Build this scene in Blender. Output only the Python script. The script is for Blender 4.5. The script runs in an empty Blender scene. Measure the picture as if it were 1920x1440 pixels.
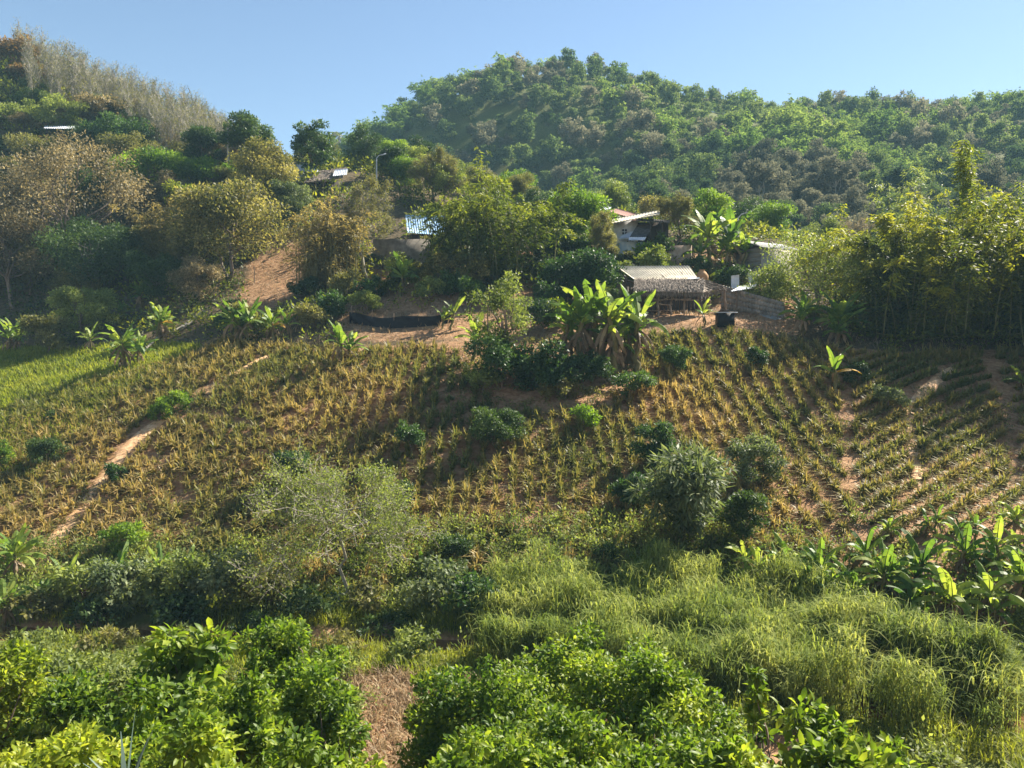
import bpy, math, random
import numpy as np
from math import radians, sin, cos, pi
D = bpy.data
SC = bpy.context.scene
COL = SC.collection
HAZE = 0.00042

# ------------------------------------------------------------------ camera
F_PX = 1500.0
PITCH = math.atan(80 / F_PX)
CP, SP = cos(PITCH), sin(PITCH)
def ray(px, py):
    a = (px - 960) / F_PX; b = (720 - py) / F_PX
    return np.array([a, CP + b * SP, -SP + b * CP])
def unp(px, py, Y):
    d = ray(px, py); t = Y / d[1]
    return d * t
def proj(x, y, z):
    f = y * CP - z * SP; u = y * SP + z * CP
    return 960 + F_PX * x / f, 720 - F_PX * u / f
cam = D.objects.new('camera', D.cameras.new('camera')); COL.objects.link(cam)
cam.data.sensor_width = 36; cam.data.lens = 36 * F_PX / 1920
cam.data.clip_start = 0.1; cam.data.clip_end = 3000
cam.rotation_euler = (pi / 2 - PITCH, 0, 0)
SC.camera = cam

# ------------------------------------------------------------------ world + sun
SUN_AZ, SUN_EL = radians(51), radians(41)      # azimuth to the right of straight ahead (+Y)
w = D.worlds.new("World"); SC.world = w; w.use_nodes = True
nt = w.node_tree; bg = nt.nodes['Background']
sky = nt.nodes.new('ShaderNodeTexSky'); sky.sky_type = 'NISHITA'; sky.sun_disc = False
sky.sun_elevation = SUN_EL; sky.sun_rotation = SUN_AZ
sky.air_density = 1.0; sky.dust_density = 0.15; sky.ozone_density = 1.0; sky.altitude = 300
nt.links.new(sky.outputs[0], bg.inputs[0]); bg.inputs[1].default_value = 0.050
ld = D.lights.new('sun', 'SUN'); ld.energy = 5.0; ld.angle = radians(0.53); ld.color = (1.0, 0.92, 0.79)
sun = D.objects.new('sun', ld); COL.objects.link(sun)
from mathutils import Vector, Matrix
SDIR = Vector((sin(SUN_AZ) * cos(SUN_EL), cos(SUN_AZ) * cos(SUN_EL), sin(SUN_EL)))
sun.rotation_euler = SDIR.to_track_quat('Z', 'Y').to_euler()
sun.location = (60, 60, 120)
SC.view_settings.view_transform = 'Standard'; SC.view_settings.look = 'None'
SC.view_settings.exposure = 1.74; SC.view_settings.gamma = 1
SC.render.engine = 'CYCLES'
cy = SC.cycles
cy.max_bounces = 7; cy.diffuse_bounces = 3; cy.glossy_bounces = 2; cy.transmission_bounces = 5
cy.volume_bounces = 0; cy.transparent_max_bounces = 8; cy.caustics_reflective = False; cy.caustics_refractive = False
try:
    cy.use_denoising = True; cy.denoiser = 'OPENIMAGEDENOISE'; cy.denoising_input_passes = 'RGB_ALBEDO_NORMAL'; cy.denoising_prefilter = 'ACCURATE'; cy.sample_clamp_indirect = 6
except Exception: pass

# ------------------------------------------------------------------ materials
def newmat(name):
    m = D.materials.new(name); m.use_nodes = True
    n = m.node_tree.nodes; l = m.node_tree.links
    n.clear(); out = n.new('ShaderNodeOutputMaterial')
    return m, n, l, out
def ramp(n, stops):
    r = n.new('ShaderNodeValToRGB'); e = r.color_ramp.elements
    e[0].position = stops[0][0]; e[0].color = (*stops[0][1], 1)
    e[1].position = stops[-1][0]; e[1].color = (*stops[-1][1], 1)
    for p, c in stops[1:-1]:
        k = e.new(p); k.color = (*c, 1)
    return r
def leafmat(name, cols, trans=0.42, rough=0.55, spec=0.22, tboost=1.5, tint=(1.1, 1.1, 0.55), nscale=0.35, objvar=0.25):
    """leaf colour by per-leaf value v, clump noise and per-plant random; light passes through the blade"""
    m, n, l, out = newmat(name)
    at = n.new('ShaderNodeAttribute'); at.attribute_name = 'v'
    oi = n.new('ShaderNodeObjectInfo')
    geo = n.new('ShaderNodeNewGeometry')
    no = n.new('ShaderNodeTexNoise'); no.inputs['Scale'].default_value = nscale; no.inputs['Detail'].default_value = 2
    l.new(geo.outputs['Position'], no.inputs['Vector'])
    a = n.new('ShaderNodeMath'); a.operation = 'MULTIPLY_ADD'; l.new(no.outputs['Fac'], a.inputs[0]); a.inputs[1].default_value = 1.6; a.inputs[2].default_value = -0.8
    b = n.new('ShaderNodeMath'); b.operation = 'MULTIPLY_ADD'; l.new(oi.outputs['Random'], b.inputs[0]); b.inputs[1].default_value = objvar; b.inputs[2].default_value = -objvar / 2
    c = n.new('ShaderNodeMath'); c.operation = 'ADD'; l.new(a.outputs[0], c.inputs[0]); l.new(b.outputs[0], c.inputs[1])
    d = n.new('ShaderNodeMath'); d.operation = 'ADD'; l.new(at.outputs['Fac'], d.inputs[0]); l.new(c.outputs[0], d.inputs[1]); d.use_clamp = True
    k = len(cols)
    r = ramp(n, [(i / (k - 1), cc) for i, cc in enumerate(cols)])
    l.new(d.outputs[0], r.inputs[0])
    p = n.new('ShaderNodeBsdfPrincipled'); p.inputs['Roughness'].default_value = rough
    p.inputs['Specular IOR Level'].default_value = spec
    l.new(r.outputs[0], p.inputs['Base Color'])
    t = n.new('ShaderNodeBsdfTranslucent')
    mx = n.new('ShaderNodeMix'); mx.data_type = 'RGBA'; mx.blend_type = 'MULTIPLY'; mx.inputs[0].default_value = 1
    l.new(r.outputs[0], mx.inputs[6]); mx.inputs[7].default_value = (tint[0] * tboost, tint[1] * tboost, tint[2] * tboost, 1)
    l.new(mx.outputs[2], t.inputs[0])
    s = n.new('ShaderNodeMixShader'); s.inputs[0].default_value = trans
    l.new(p.outputs[0], s.inputs[1]); l.new(t.outputs[0], s.inputs[2]); l.new(s.outputs[0], out.inputs[0])
    return m
def surfmat(name, c1, c2, scale=4, rough=0.85, spec=0.2, stretch=(1, 1, 1), bump=0.3, contrast=(0.35, 0.65), c3=None):
    m, n, l, out = newmat(name)
    tc = n.new('ShaderNodeTexCoord'); mp = n.new('ShaderNodeMapping'); mp.inputs['Scale'].default_value = stretch
    l.new(tc.outputs['Object'], mp.inputs[0])
    no = n.new('ShaderNodeTexNoise'); no.inputs['Scale'].default_value = scale; no.inputs['Detail'].default_value = 8; no.inputs['Roughness'].default_value = 0.65
    l.new(mp.outputs[0], no.inputs[0])
    st = [(contrast[0], c1), (contrast[1], c2)]
    if c3: st = [(contrast[0], c1), (0.5, c2), (contrast[1], c3)]
    r = ramp(n, st); l.new(no.outputs['Fac'], r.inputs[0])
    p = n.new('ShaderNodeBsdfPrincipled'); p.inputs['Roughness'].default_value = rough; p.inputs['Specular IOR Level'].default_value = spec
    l.new(r.outputs[0], p.inputs['Base Color'])
    bp = n.new('ShaderNodeBump'); bp.inputs['Strength'].default_value = bump; bp.inputs['Distance'].default_value = 0.03
    l.new(no.outputs['Fac'], bp.inputs['Height']); l.new(bp.outputs[0], p.inputs['Normal'])
    l.new(p.outputs[0], out.inputs[0])
    return m

G = {}
# foliage: (dark, mid, light)
G['deep']   = leafmat('deep green leaves', [(.024,.050,.016), (.050,.090,.024), (.10,.15,.036)], trans=.30)
G['mango']  = leafmat('glossy mango leaves', [(.022,.050,.016), (.045,.095,.024), (.095,.160,.035)], trans=.32, rough=.5, spec=.25)
G['bright'] = leafmat('bright green leaves', [(.045,.095,.014), (.11,.19,.022), (.23,.31,.035)], trans=.45)
G['lime']   = leafmat('lime green leaves', [(.09,.16,.014), (.17,.27,.02), (.26,.34,.03)], trans=.5)
G['olive']  = leafmat('olive small leaves', [(.080,.085,.030), (.145,.145,.050), (.24,.22,.08)], trans=.4)
G['brown']  = leafmat('dry brown leaves', [(.066,.060,.028), (.165,.140,.070), (.36,.30,.17)], trans=.35, nscale=.25, tint=(1.1,1,.7))
G['rust']   = leafmat('rusty leaves', [(.10,.07,.028), (.20,.13,.045), (.30,.20,.07)], trans=.35, tint=(1.1,1,.7))
G['yelbrn'] = leafmat('yellowing leaves', [(.060,.070,.020), (.155,.150,.048), (.36,.31,.12)], trans=.4)
G['gold']   = leafmat('dry bamboo leaves', [(.09,.08,.03), (.20,.17,.06), (.40,.33,.13)], trans=.45, tint=(1.1,1,.6))
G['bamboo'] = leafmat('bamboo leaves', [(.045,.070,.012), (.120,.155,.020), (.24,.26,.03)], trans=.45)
G['bamdk']  = leafmat('dark bamboo leaves', [(.028,.046,.012), (.100,.125,.018), (.30,.30,.03)], trans=.42, nscale=.22)  # darker greens than the other bamboo, yellow at the pale end
G['pale']   = leafmat('pale green leaves', [(.075,.105,.030), (.16,.20,.05), (.30,.34,.10)], trans=.4)
G['grey']   = leafmat('grey green leaves', [(.060,.090,.040), (.125,.160,.070), (.25,.28,.14)], trans=.35)
G['front']  = leafmat('foreground leaves', [(.050,.100,.012), (.130,.200,.020), (.29,.34,.04)], trans=.48, rough=.45, nscale=1.3)
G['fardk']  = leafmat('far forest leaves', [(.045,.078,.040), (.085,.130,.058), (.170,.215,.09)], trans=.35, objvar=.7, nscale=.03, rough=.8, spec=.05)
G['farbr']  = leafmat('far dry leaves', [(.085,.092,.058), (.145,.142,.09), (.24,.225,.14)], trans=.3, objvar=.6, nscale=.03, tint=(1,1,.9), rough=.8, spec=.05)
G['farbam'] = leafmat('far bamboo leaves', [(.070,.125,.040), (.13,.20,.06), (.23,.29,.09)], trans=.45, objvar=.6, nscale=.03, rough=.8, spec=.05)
G['pine']   = leafmat('pineapple leaves', [(.072,.102,.026), (.160,.172,.046), (.265,.215,.075), (.44,.32,.14)], trans=.35, rough=.5, nscale=.12, objvar=.2, tint=(1.05,1,.6))
G['banana'] = leafmat('banana leaves', [(.050,.105,.022), (.115,.19,.034), (.29,.34,.07)], trans=.45, rough=.5, spec=.25, nscale=.8)
G['banyel'] = leafmat('yellow banana leaves', [(.35,.22,.02), (.45,.26,.03), (.5,.32,.05)], trans=.4, tint=(1,1,.6))
G['bandead']= leafmat('dead banana leaves', [(.10,.065,.035), (.20,.135,.07), (.33,.24,.14)], trans=.25, tint=(1,1,1))
G['frontyel'] = leafmat('yellow-green foreground leaves', [(.07,.115,.012), (.19,.25,.022), (.38,.40,.05)], trans=.5, rough=.4, nscale=.6)
G['tallgr'] = leafmat('tall grass blades', [(.075,.120,.026), (.170,.225,.048), (.31,.34,.10)], trans=.42, nscale=.4, tint=(1.1,1.05,.6), rough=.7, spec=.08)
G['grass']  = leafmat('short grass', [(.09,.13,.016), (.17,.21,.025), (.28,.29,.04)], trans=.45, nscale=.5)
G['straw']  = leafmat('dry straw', [(.14,.10,.055), (.26,.18,.10), (.40,.30,.17)], trans=.3, tint=(1,1,.9))
G['stem']   = surfmat('banana stem', (.10,.09,.03), (.20,.17,.07), 6, stretch=(1,1,.3))
G['bark']   = surfmat('grey brown bark', (.10,.075,.055), (.24,.19,.15), 5, stretch=(1,1,.25))
G['barkpl'] = surfmat('pale bark', (.20,.18,.14), (.38,.35,.29), 5, stretch=(1,1,.25))
G['culm']   = surfmat('bamboo culms', (.09,.09,.03), (.20,.19,.07), 3, stretch=(1,1,.3))
G['wood']   = surfmat('weathered wood', (.13,.095,.065), (.30,.235,.17), 9, stretch=(1,1,.2))
G['darkwood'] = surfmat('dark weathered boards', (.035,.028,.024), (.10,.08,.065), 7, stretch=(4,4,.3))
G['greywood'] = surfmat('grey boards', (.12,.11,.095), (.24,.22,.19), 6, stretch=(.4,.4,6))
G['thatch'] = surfmat('grey thatch', (.10,.08,.065), (.36,.30,.24), 14, stretch=(1,1,.25), bump=.8, contrast=(.3,.7))
G['zinc']   = surfmat('weathered roof sheet', (.46,.41,.31), (.66,.60,.48), 2.5, rough=.9, spec=.05)
G['zincgrey'] = surfmat('grey roof sheet', (.20,.20,.20), (.34,.33,.32), 2.5, rough=.55)
G['bluezinc'] = surfmat('blue roof sheet', (.22,.38,.55), (.42,.56,.70), 1.2, rough=.45)
G['whitezinc'] = surfmat('white roof sheet', (.52,.55,.60), (.72,.74,.78), 1.5, rough=.5)
G['darkzinc'] = surfmat('dark asbestos roof', (.055,.05,.045), (.15,.13,.115), 3, rough=.8)
G['redroof'] = surfmat('red brown roof', (.14,.055,.04), (.24,.10,.07), 3, rough=.8)
G['concrete'] = surfmat('concrete', (.24,.22,.19), (.42,.39,.34), 2.2, bump=.4)
G['whitewall'] = surfmat('stained white wall', (.42,.42,.42), (.72,.73,.74), 1.3, bump=.1)
G['bluewall'] = surfmat('faded blue wall', (.30,.42,.48), (.66,.66,.60), 1.8, bump=.1)
G['net']    = surfmat('black shade net', (.008,.009,.012), (.020,.022,.030), 8, rough=.7)
G['black']  = surfmat('black plastic', (.006,.007,.008), (.014,.015,.016), 4, rough=.5)
G['metal']  = surfmat('galvanised metal', (.45,.46,.47), (.62,.63,.64), 6, rough=.4, bump=.05)
G['glass']  = surfmat('dark window glass', (.03,.035,.045), (.07,.08,.10), 2, rough=.15, spec=.6, bump=0)
G['rustsheet'] = surfmat('rusty fence sheet', (.10,.055,.035), (.18,.10,.06), 3)
G['blue']   = surfmat('blue tarpaulin', (.05,.28,.42), (.10,.42,.55), 3, rough=.5)
G['clay']   = surfmat('clay', (.36,.20,.09), (.50,.30,.15), 4)
G['redpaint'] = surfmat('red paint', (.45,.05,.03), (.60,.09,.06), 6, bump=0)
G['soil']   = surfmat('orange path soil', (.42,.23,.11), (.60,.37,.19), 5.0, bump=1.0, c3=(.72,.50,.29))
G['agave']  = leafmat('agave blade', [(.05,.09,.07), (.09,.14,.11), (.16,.21,.17)], trans=.15, tint=(1,1,.9))

# ------------------------------------------------------------------ mesh building
def link(o, parent=None):
    COL.objects.link(o)
    if parent is not None: o.parent = parent
    return o
def rawmesh(name, V, quads=None, tris=None, v=None, smooth=False):
    V = np.asarray(V, np.float32); me = D.meshes.new(name)
    nq = 0 if quads is None else len(quads); ntr = 0 if tris is None else len(tris)
    loops = []; 
    if nq: loops.append(np.asarray(quads, np.int32).ravel())
    if ntr: loops.append(np.asarray(tris, np.int32).ravel())
    lv = np.concatenate(loops)
    me.vertices.add(len(V)); me.vertices.foreach_set('co', V.ravel())
    me.loops.add(len(lv)); me.loops.foreach_set('vertex_index', lv)
    me.polygons.add(nq + ntr)
    st = np.concatenate([np.arange(nq) * 4, nq * 4 + np.arange(ntr) * 3]).astype(np.int32)
    me.polygons.foreach_set('loop_start', st)
    if smooth: me.polygons.foreach_set('use_smooth', np.ones(nq + ntr, bool))
    if v is not None:
        a = me.attributes.new('v', 'FLOAT', 'POINT'); a.data.foreach_set('value', np.asarray(v, np.float32))
    me.update(calc_edges=True)
    return me
class MB:
    """collects geometry, builds one mesh object"""
    def __init__(s): s.V = []; s.Q = []; s.T = []; s.A = []; s.n = 0
    def add(s, V, quads=None, tris=None, v=None):
        V = np.asarray(V, float).reshape(-1, 3)
        if quads is not None and len(quads): s.Q.append(np.asarray(quads) + s.n)
        if tris is not None and len(tris): s.T.append(np.asarray(tris) + s.n)
        s.V.append(V); s.A.append(np.full(len(V), .5) if v is None else np.broadcast_to(np.asarray(v, float), (len(V),)))
        s.n += len(V)
        return s
    def box(s, c, size, rz=0, rx=0, ry=0):
        sx, sy, sz = np.array(size) / 2
        P = np.array([[i * sx, j * sy, k * sz] for k in (-1, 1) for j in (-1, 1) for i in (-1, 1)], float)
        M = np.array(Matrix.Rotation(rz, 3, 'Z') @ Matrix.Rotation(ry, 3, 'Y') @ Matrix.Rotation(rx, 3, 'X'))
        P = P @ M.T + np.array(c)
        return s.add(P, [[0, 2, 3, 1], [4, 5, 7, 6], [0, 1, 5, 4], [2, 6, 7, 3], [0, 4, 6, 2], [1, 3, 7, 5]])
    def tube(s, pts, rad, k=5):
        P = np.asarray(pts, float); m = len(P); R = np.broadcast_to(np.asarray(rad, float), (m,))
        d = np.gradient(P, axis=0); d /= np.linalg.norm(d, axis=1)[:, None] + 1e-9
        ref = np.array([0, 0, 1.]) if abs(d[0][2]) < .8 else np.array([1., 0, 0])
        u = np.cross(d, ref); u /= np.linalg.norm(u, axis=1)[:, None] + 1e-9; w_ = np.cross(d, u)
        a = np.arange(k) * 2 * pi / k
        V = P[:, None] + R[:, None, None] * (np.cos(a)[None, :, None] * u[:, None] + np.sin(a)[None, :, None] * w_[:, None])
        i = np.arange(m - 1)[:, None] * k; j = np.arange(k)[None]; jn = (j + 1) % k
        q = np.stack([i + j, i + jn, i + k + jn, i + k + j], -1).reshape(-1, 4)
        return s.add(V, q)
    def build(s, name, mat, parent=None, smooth=False, loc=None):
        me = rawmesh(name, np.concatenate(s.V), np.concatenate(s.Q) if s.Q else None, np.concatenate(s.T) if s.T else None, np.concatenate(s.A), smooth)
        me.materials.append(mat)
        o = D.objects.new(name, me); link(o, parent)
        if loc is not None: o.location = loc
        return o
def tag(o, label=None, cat=None, group=None, kind=None):
    if label: o['label'] = label
    if cat: o['category'] = cat
    if group: o['group'] = group
    if kind: o['kind'] = kind
    return o
def empty(name, loc, rz=0):
    o = D.objects.new(name, None); link(o); o.location = [float(c) for c in loc]; o.rotation_euler = (0, 0, rz); o.empty_display_size = .3
    return o
def copy_tree(o, parent=None):
    c = o.copy(); link(c, parent)
    for ch in [x for x in o.children]: copy_tree(ch, c)
    return c
def norm(a): return a / (np.linalg.norm(a, axis=-1, keepdims=True) + 1e-9)

def leaf_quads(mb, C, A, N, L, W, v, fold=0.0, shape=0.45):
    """rhombic leaves: base C, axis A, normal N"""
    n = len(C); A = norm(A); S = norm(np.cross(A, N)); N2 = norm(np.cross(S, A))
    L = np.broadcast_to(L, (n,))[:, None]; W = np.broadcast_to(W, (n,))[:, None]
    p = np.stack([C, C + A * L * shape + S * W / 2 + N2 * W * fold, C + A * L, C + A * L * shape - S * W / 2 + N2 * W * fold], 1)
    q = np.arange(n * 4).reshape(n, 4)
    mb.add(p.reshape(-1, 3), q, v=np.repeat(v, 4))
def leaf_full(mb, C, A, N, L, W, v):
    """folded, curved leaf of 6 faces for plants near the camera"""
    n = len(C); A = norm(A); S = norm(np.cross(A, N)); N2 = norm(np.cross(S, A))
    L = np.broadcast_to(L, (n,))[:, None]; W = np.broadcast_to(W, (n,))[:, None]
    dr = L * .12
    b = C; t = C + A * L - N2 * dr * 1.3
    m1 = C + A * L * .3 + N2 * dr * .15; m2 = C + A * L * .68 - N2 * dr * .35
    l1 = m1 + S * W * .46 + N2 * W * .16; r1 = m1 - S * W * .46 + N2 * W * .16
    l2 = m2 + S * W * .42 + N2 * W * .14; r2 = m2 - S * W * .42 + N2 * W * .14
    P = np.stack([b, m1, m2, t, l1, l2, r1, r2], 1).reshape(-1, 3)
    o = np.arange(n)[:, None] * 8
    Q = np.concatenate([o + np.array([[1, 2, 5, 4]]), o + np.array([[1, 6, 7, 2]])])
    T = np.concatenate([o + np.array([[0, 1, 4]]), o + np.array([[0, 6, 1]]), o + np.array([[2, 3, 5]]), o + np.array([[2, 7, 3]])])
    mb.add(P, Q, T, np.repeat(v, 8))
def blades(mb, B, az, L, lean, W, v, vt=0.0, segs=3, up=1.0, curve=1.0):
    """arching blades from points B; az azimuth, lean = horizontal reach per length"""
    n = len(B); L = np.broadcast_to(L, (n,)); lean = np.broadcast_to(lean, (n,)); W = np.broadcast_to(W, (n,))
    t = np.linspace(0, 1, segs + 1)
    h = np.stack([np.cos(az), np.sin(az), 0 * az], -1); s = np.stack([-np.sin(az), np.cos(az), 0 * az], -1)
    hor = lean[:, None] * (0.35 * t + 0.65 * t ** 2)[None]
    ver = up * (t[None] - curve * lean[:, None] * 0.55 * t[None] ** 2.4)
    P = B[:, None] + h[:, None] * (hor * L[:, None])[..., None] + np.array([0, 0, 1.]) * (ver * L[:, None])[..., None]
    wt = W[:, None] * np.array([.75, 1., .7, .35, .1] if segs == 4 else ([.8, 1., .62, .06] if segs == 3 else [.9, .9, .05]))[None] / 2
    V = np.stack([P - s[:, None] * wt[..., None], P + s[:, None] * wt[..., None]], 2)
    i = np.arange(n)[:, None] * (2 * (segs + 1)); j = np.arange(segs)[None] * 2
    q = np.stack([i + j, i + j + 1, i + j + 3, i + j + 2], -1).reshape(-1, 4)
    vv = v[:, None, None] + vt * (t ** 1.5)[None, :, None] + np.zeros((n, segs + 1, 2))
    mb.add(V.reshape(-1, 3), q, v=vv.ravel())

# ------------------------------------------------------------------ terrain
CPTS = []
def cp(px, py, Y): CPTS.append(unp(px, py, Y))
for a in [(0,1060,33),(480,1080,32),(960,1060,31),(1440,1050,30.5),(1900,1000,31),
          (0,860,42),(480,880,39),(960,860,39),(1440,860,39),(1700,850,39),(1900,820,41),
          (0,700,56),(300,690,52),(600,700,48),(960,700,47),(1250,700,48),(1500,690,49),(1700,680,50),(1900,660,52),
          (0,650,64),(400,625,59),(660,620,55.5),(850,618,54.5),(1000,640,52),(1200,618,54),(1350,612,54.5),(1500,630,54.5),(1700,640,55),(1900,630,57),
          (470,560,66),(560,530,69),(560,480,75),(700,500,70),(820,495,71),(760,560,61),(960,560,61),(1000,500,70),
          (1160,590,57.5),(1300,588,57.5),(1140,587,61.5),(1230,587,61.5),(1330,585,61.5),(1220,545,65),(1320,545,65),(1450,590,59),(1300,510,68),(1200,492,71),(1450,515,69),(1600,560,66),(1700,590,64),(1900,590,67),
          (0,560,75),(150,535,75),(300,480,78),(400,450,78),(0,420,85),(200,390,86),(350,380,84),(520,390,84),(640,365,86),(760,360,90),
          (0,135,118),(100,170,120),(200,215,122),(300,258,124),(400,300,124),(500,335,118),(650,345,110),(800,350,108),
          (50,250,100),(150,265,100),(250,290,102),(400,330,100),
          (1000,430,85),(1200,425,86),(1450,450,86),(1700,490,85),(1900,505,85),
          (1200,420,125),(1500,450,125),(1900,460,125),(2300,460,125),
          (1000,310,190),(1400,330,180),(1800,330,180),(750,310,200),(2300,320,180),
          (560,360,235),(650,310,238),(700,268,242),(750,228,245),(850,180,250),(950,155,254),(1050,148,256),(1150,165,254),(1250,200,250),(1400,218,242),(1600,222,242),(1750,222,240),(1920,212,240),(2300,210,240),
          (300,400,235)]:
    cp(*a)
for a in [(-60,28,-9.7),(-30,28.5,-9.7),(-10,28,-9.8),(10,27,-9.8),(25,26,-9.6),(60,27,-9.6),
          (-60,18,-10),(-20,18,-10),(0,18,-10),(20,18,-10),(60,18,-10),
          (-40,0,-1.8),(0,0,-1.8),(40,0,-1.8),(-40,5,-5),(0,5,-5),(40,5,-5),(-20,10,-8.4),(0,10,-8.4),(20,10,-8.4),(40,11,-8.6),(-40,11,-8.6),
          (-40,-30,6),(0,-30,5),(40,-30,6),(100,0,0),(-100,0,0),(-100,40,-4),(100,40,-4),(-120,80,12),(110,70,8),(-130,120,48),(-110,180,22),(-40,180,6),(-200,150,30),(0,125,6),(30,112,6),(70,110,6),(120,110,14),
          (-300,300,10),(0,380,25),(200,380,40),(350,300,70),(350,150,30),(-100,300,20)]:
    CPTS.append(np.array(a, float))
CPTS = np.array(CPTS)
def tps_fit(P, lam=4.0):
    n = len(P); X = P[:, :2] / 50
    r = np.linalg.norm(X[:, None] - X[None], axis=-1)
    K = np.where(r > 0, r ** 2 * np.log(r + 1e-12), 0) + lam * 1e-4 * np.eye(n)
    A = np.zeros((n + 3, n + 3)); A[:n, :n] = K; A[:n, n] = 1; A[:n, n + 1:] = X; A[n:, :n] = A[:n, n:].T
    b = np.zeros(n + 3); b[:n] = P[:, 2]
    return np.linalg.solve(A, b)
TW = tps_fit(CPTS)
RIVER = np.array([(-60, 29.5), (-17, 27.6), (-9, 27), (-3, 26.6), (4, 25), (9, 22.4), (13, 20.9), (22, 20.3), (60, 18)], float)
WATER_Z = -10.3
def river_d(x, y):
    d = np.full(np.shape(x), 1e9)
    for a, b in zip(RIVER[:-1], RIVER[1:]):
        e = b - a; t = np.clip(((x - a[0]) * e[0] + (y - a[1]) * e[1]) / (e @ e), 0, 1)
        d = np.minimum(d, np.hypot(x - a[0] - t * e[0], y - a[1] - t * e[1]))
    return d
def sstep(a, b, x):
    t = np.clip((x - a) / (b - a), 0, 1); return t * t * (3 - 2 * t)
def vnoise(x, y, s=1.0, seed=0):
    x = np.asarray(x) / s; y = np.asarray(y) / s
    return (np.sin(x * 1.7 + y * .9 + seed) + np.sin(x * -1.1 + y * 2.3 + seed * 2.1) + np.sin(x * 3.1 - y * 1.3 + seed * .7) * .6 + np.sin(x * 2.2 + y * 3.7 + seed * 1.3) * .5) / 3.1
def height(x, y):
    x = np.asarray(x, float); y = np.asarray(y, float); sh = x.shape
    X = np.stack([x.ravel(), y.ravel()], 1) / 50; out = np.empty(len(X))
    C = CPTS[:, :2] / 50
    for i in range(0, len(X), 20000):
        r2 = ((X[i:i + 20000, None] - C[None]) ** 2).sum(-1)
        K = np.where(r2 > 0, .5 * r2 * np.log(r2 + 1e-20), 0)
        out[i:i + 20000] = K @ TW[:-3] + TW[-3] + X[i:i + 20000] @ TW[-2:]
    h = out.reshape(sh)
    d = river_d(x, y)
    flat = 1 - sstep(2.2, 5.5, d)
    h = h * (1 - flat) + flat * (-10 + .06 * vnoise(x, y, 1.5))
    h = h - .75 * (1 - sstep(.35, 1.2, d + .3 * vnoise(x, y, 1.1, 3)))
    big = sstep(90, 160, y)
    return h + .10 * vnoise(x, y, 2.2, 1) * sstep(6, 14, y) + .45 * vnoise(x, y, 9, 5) * sstep(32, 60, y) * .5 + big * 2.0 * vnoise(x, y, 22, 2)
def hz(x, y): return float(height(np.array([x]), np.array([y]))[0])
def onground(px, py, y0=12, y1=300):
    """where the ray through a photograph pixel first meets the ground"""
    Y = np.concatenate([np.arange(y0, 100, .25), np.arange(100, y1, 1.5)]); d = ray(px, py)
    P = d[None] * (Y / d[1])[:, None]
    g = height(P[:, 0], P[:, 1]); k = np.nonzero(P[:, 2] < g)[0]
    if len(k) == 0: return unp(px, py, y1)
    k = max(k[0], 1); a = (P[k - 1, 2] - g[k - 1]); b = (g[k] - P[k, 2]); t = a / (a + b + 1e-9)
    p = P[k - 1] * (1 - t) + P[k] * t; p[2] = hz(p[0], p[1])
    return p
def inpoly(px, py, poly):
    poly = np.asarray(poly, float); c = np.zeros(np.shape(px), bool); j = len(poly) - 1
    for i in range(len(poly)):
        xi, yi = poly[i]; xj, yj = poly[j]
        c ^= ((yi > py) != (yj > py)) & (px < (xj - xi) * (py - yi) / (yj - yi + 1e-12) + xi); j = i
    return c
def dpoly(px, py, line):
    d = np.full(np.shape(px), 1e9); line = np.asarray(line, float)
    for a, b in zip(line[:-1], line[1:]):
        e = b - a; t = np.clip(((px - a[0]) * e[0] + (py - a[1]) * e[1]) / (e @ e), 0, 1)
        d = np.minimum(d, np.hypot(px - a[0] - t * e[0], py - a[1] - t * e[1]))
    return d
# outlines of the ground cover (as marked on the photograph, then laid on the ground)
FIELD = [(-60,790),(-60,1080),(500,1120),(960,1080),(1300,1080),(1640,1045),(1850,985),(1990,940),(2000,800),(2000,690),(1900,655),(1650,665),(1400,622),(1220,625),(1190,720),(1120,770),(940,770),(900,720),(850,650),(640,655),(420,640),(330,680),(170,715)]
GRASSL = [(-80,650),(-80,1000),(60,900),(240,730),(380,650),(260,640),(150,655)]
LINES = [([(70,1150),(75,1060),(165,935),(240,835),(330,770)], 13), ([(330,770),(440,700),(520,660)], 4), ([(340,768),(420,780),(500,808),(610,850)], 6),
         ([(280,850),(330,900),(350,960),(385,1015)], 6), ([(1412,740),(1440,790),(1480,860),(1505,960)], 3.5), ([(1585,740),(1590,850),(1600,920),(1625,1010)], 10),
         ([(1780,690),(1700,760),(1712,850),(1722,900)], 9), ([(1850,660),(1890,760),(1900,900)], 12), ([(1690,920),(1760,990)], 5)]
u = np.linspace(-1.5, 1.5, 420)
yr = np.concatenate([np.linspace(-30, 4, 14), np.linspace(4.6, 30, 64), np.linspace(30.4, 70, 110), np.linspace(71, 130, 60), np.linspace(133, 300, 70), np.linspace(310, 700, 16)])
YY, UU = np.meshgrid(yr, u, indexing='ij'); XX = UU * np.maximum(22, 14 + YY * .95)
ZZ = height(XX, YY)
ZZ = np.where(YY > 420, ZZ * 0 + np.interp(YY, [420, 700], [20, 10]), ZZ)
n0, n1 = YY.shape
idx = np.arange(n0 * n1).reshape(n0, n1)
q = np.stack([idx[:-1, :-1], idx[:-1, 1:], idx[1:, 1:], idx[1:, :-1]], -1).reshape(-1, 4)
gme = rawmesh('ground', np.stack([XX, YY, ZZ], -1).reshape(-1, 3), q, None, None, True)
fp = YY * CP - ZZ * SP; PX, PY = proj(XX, np.maximum(YY, 1), ZZ)
front = (YY > 12) & (YY < 110)
fld = (inpoly(PX, PY, FIELD) & front).astype(float)
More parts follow.
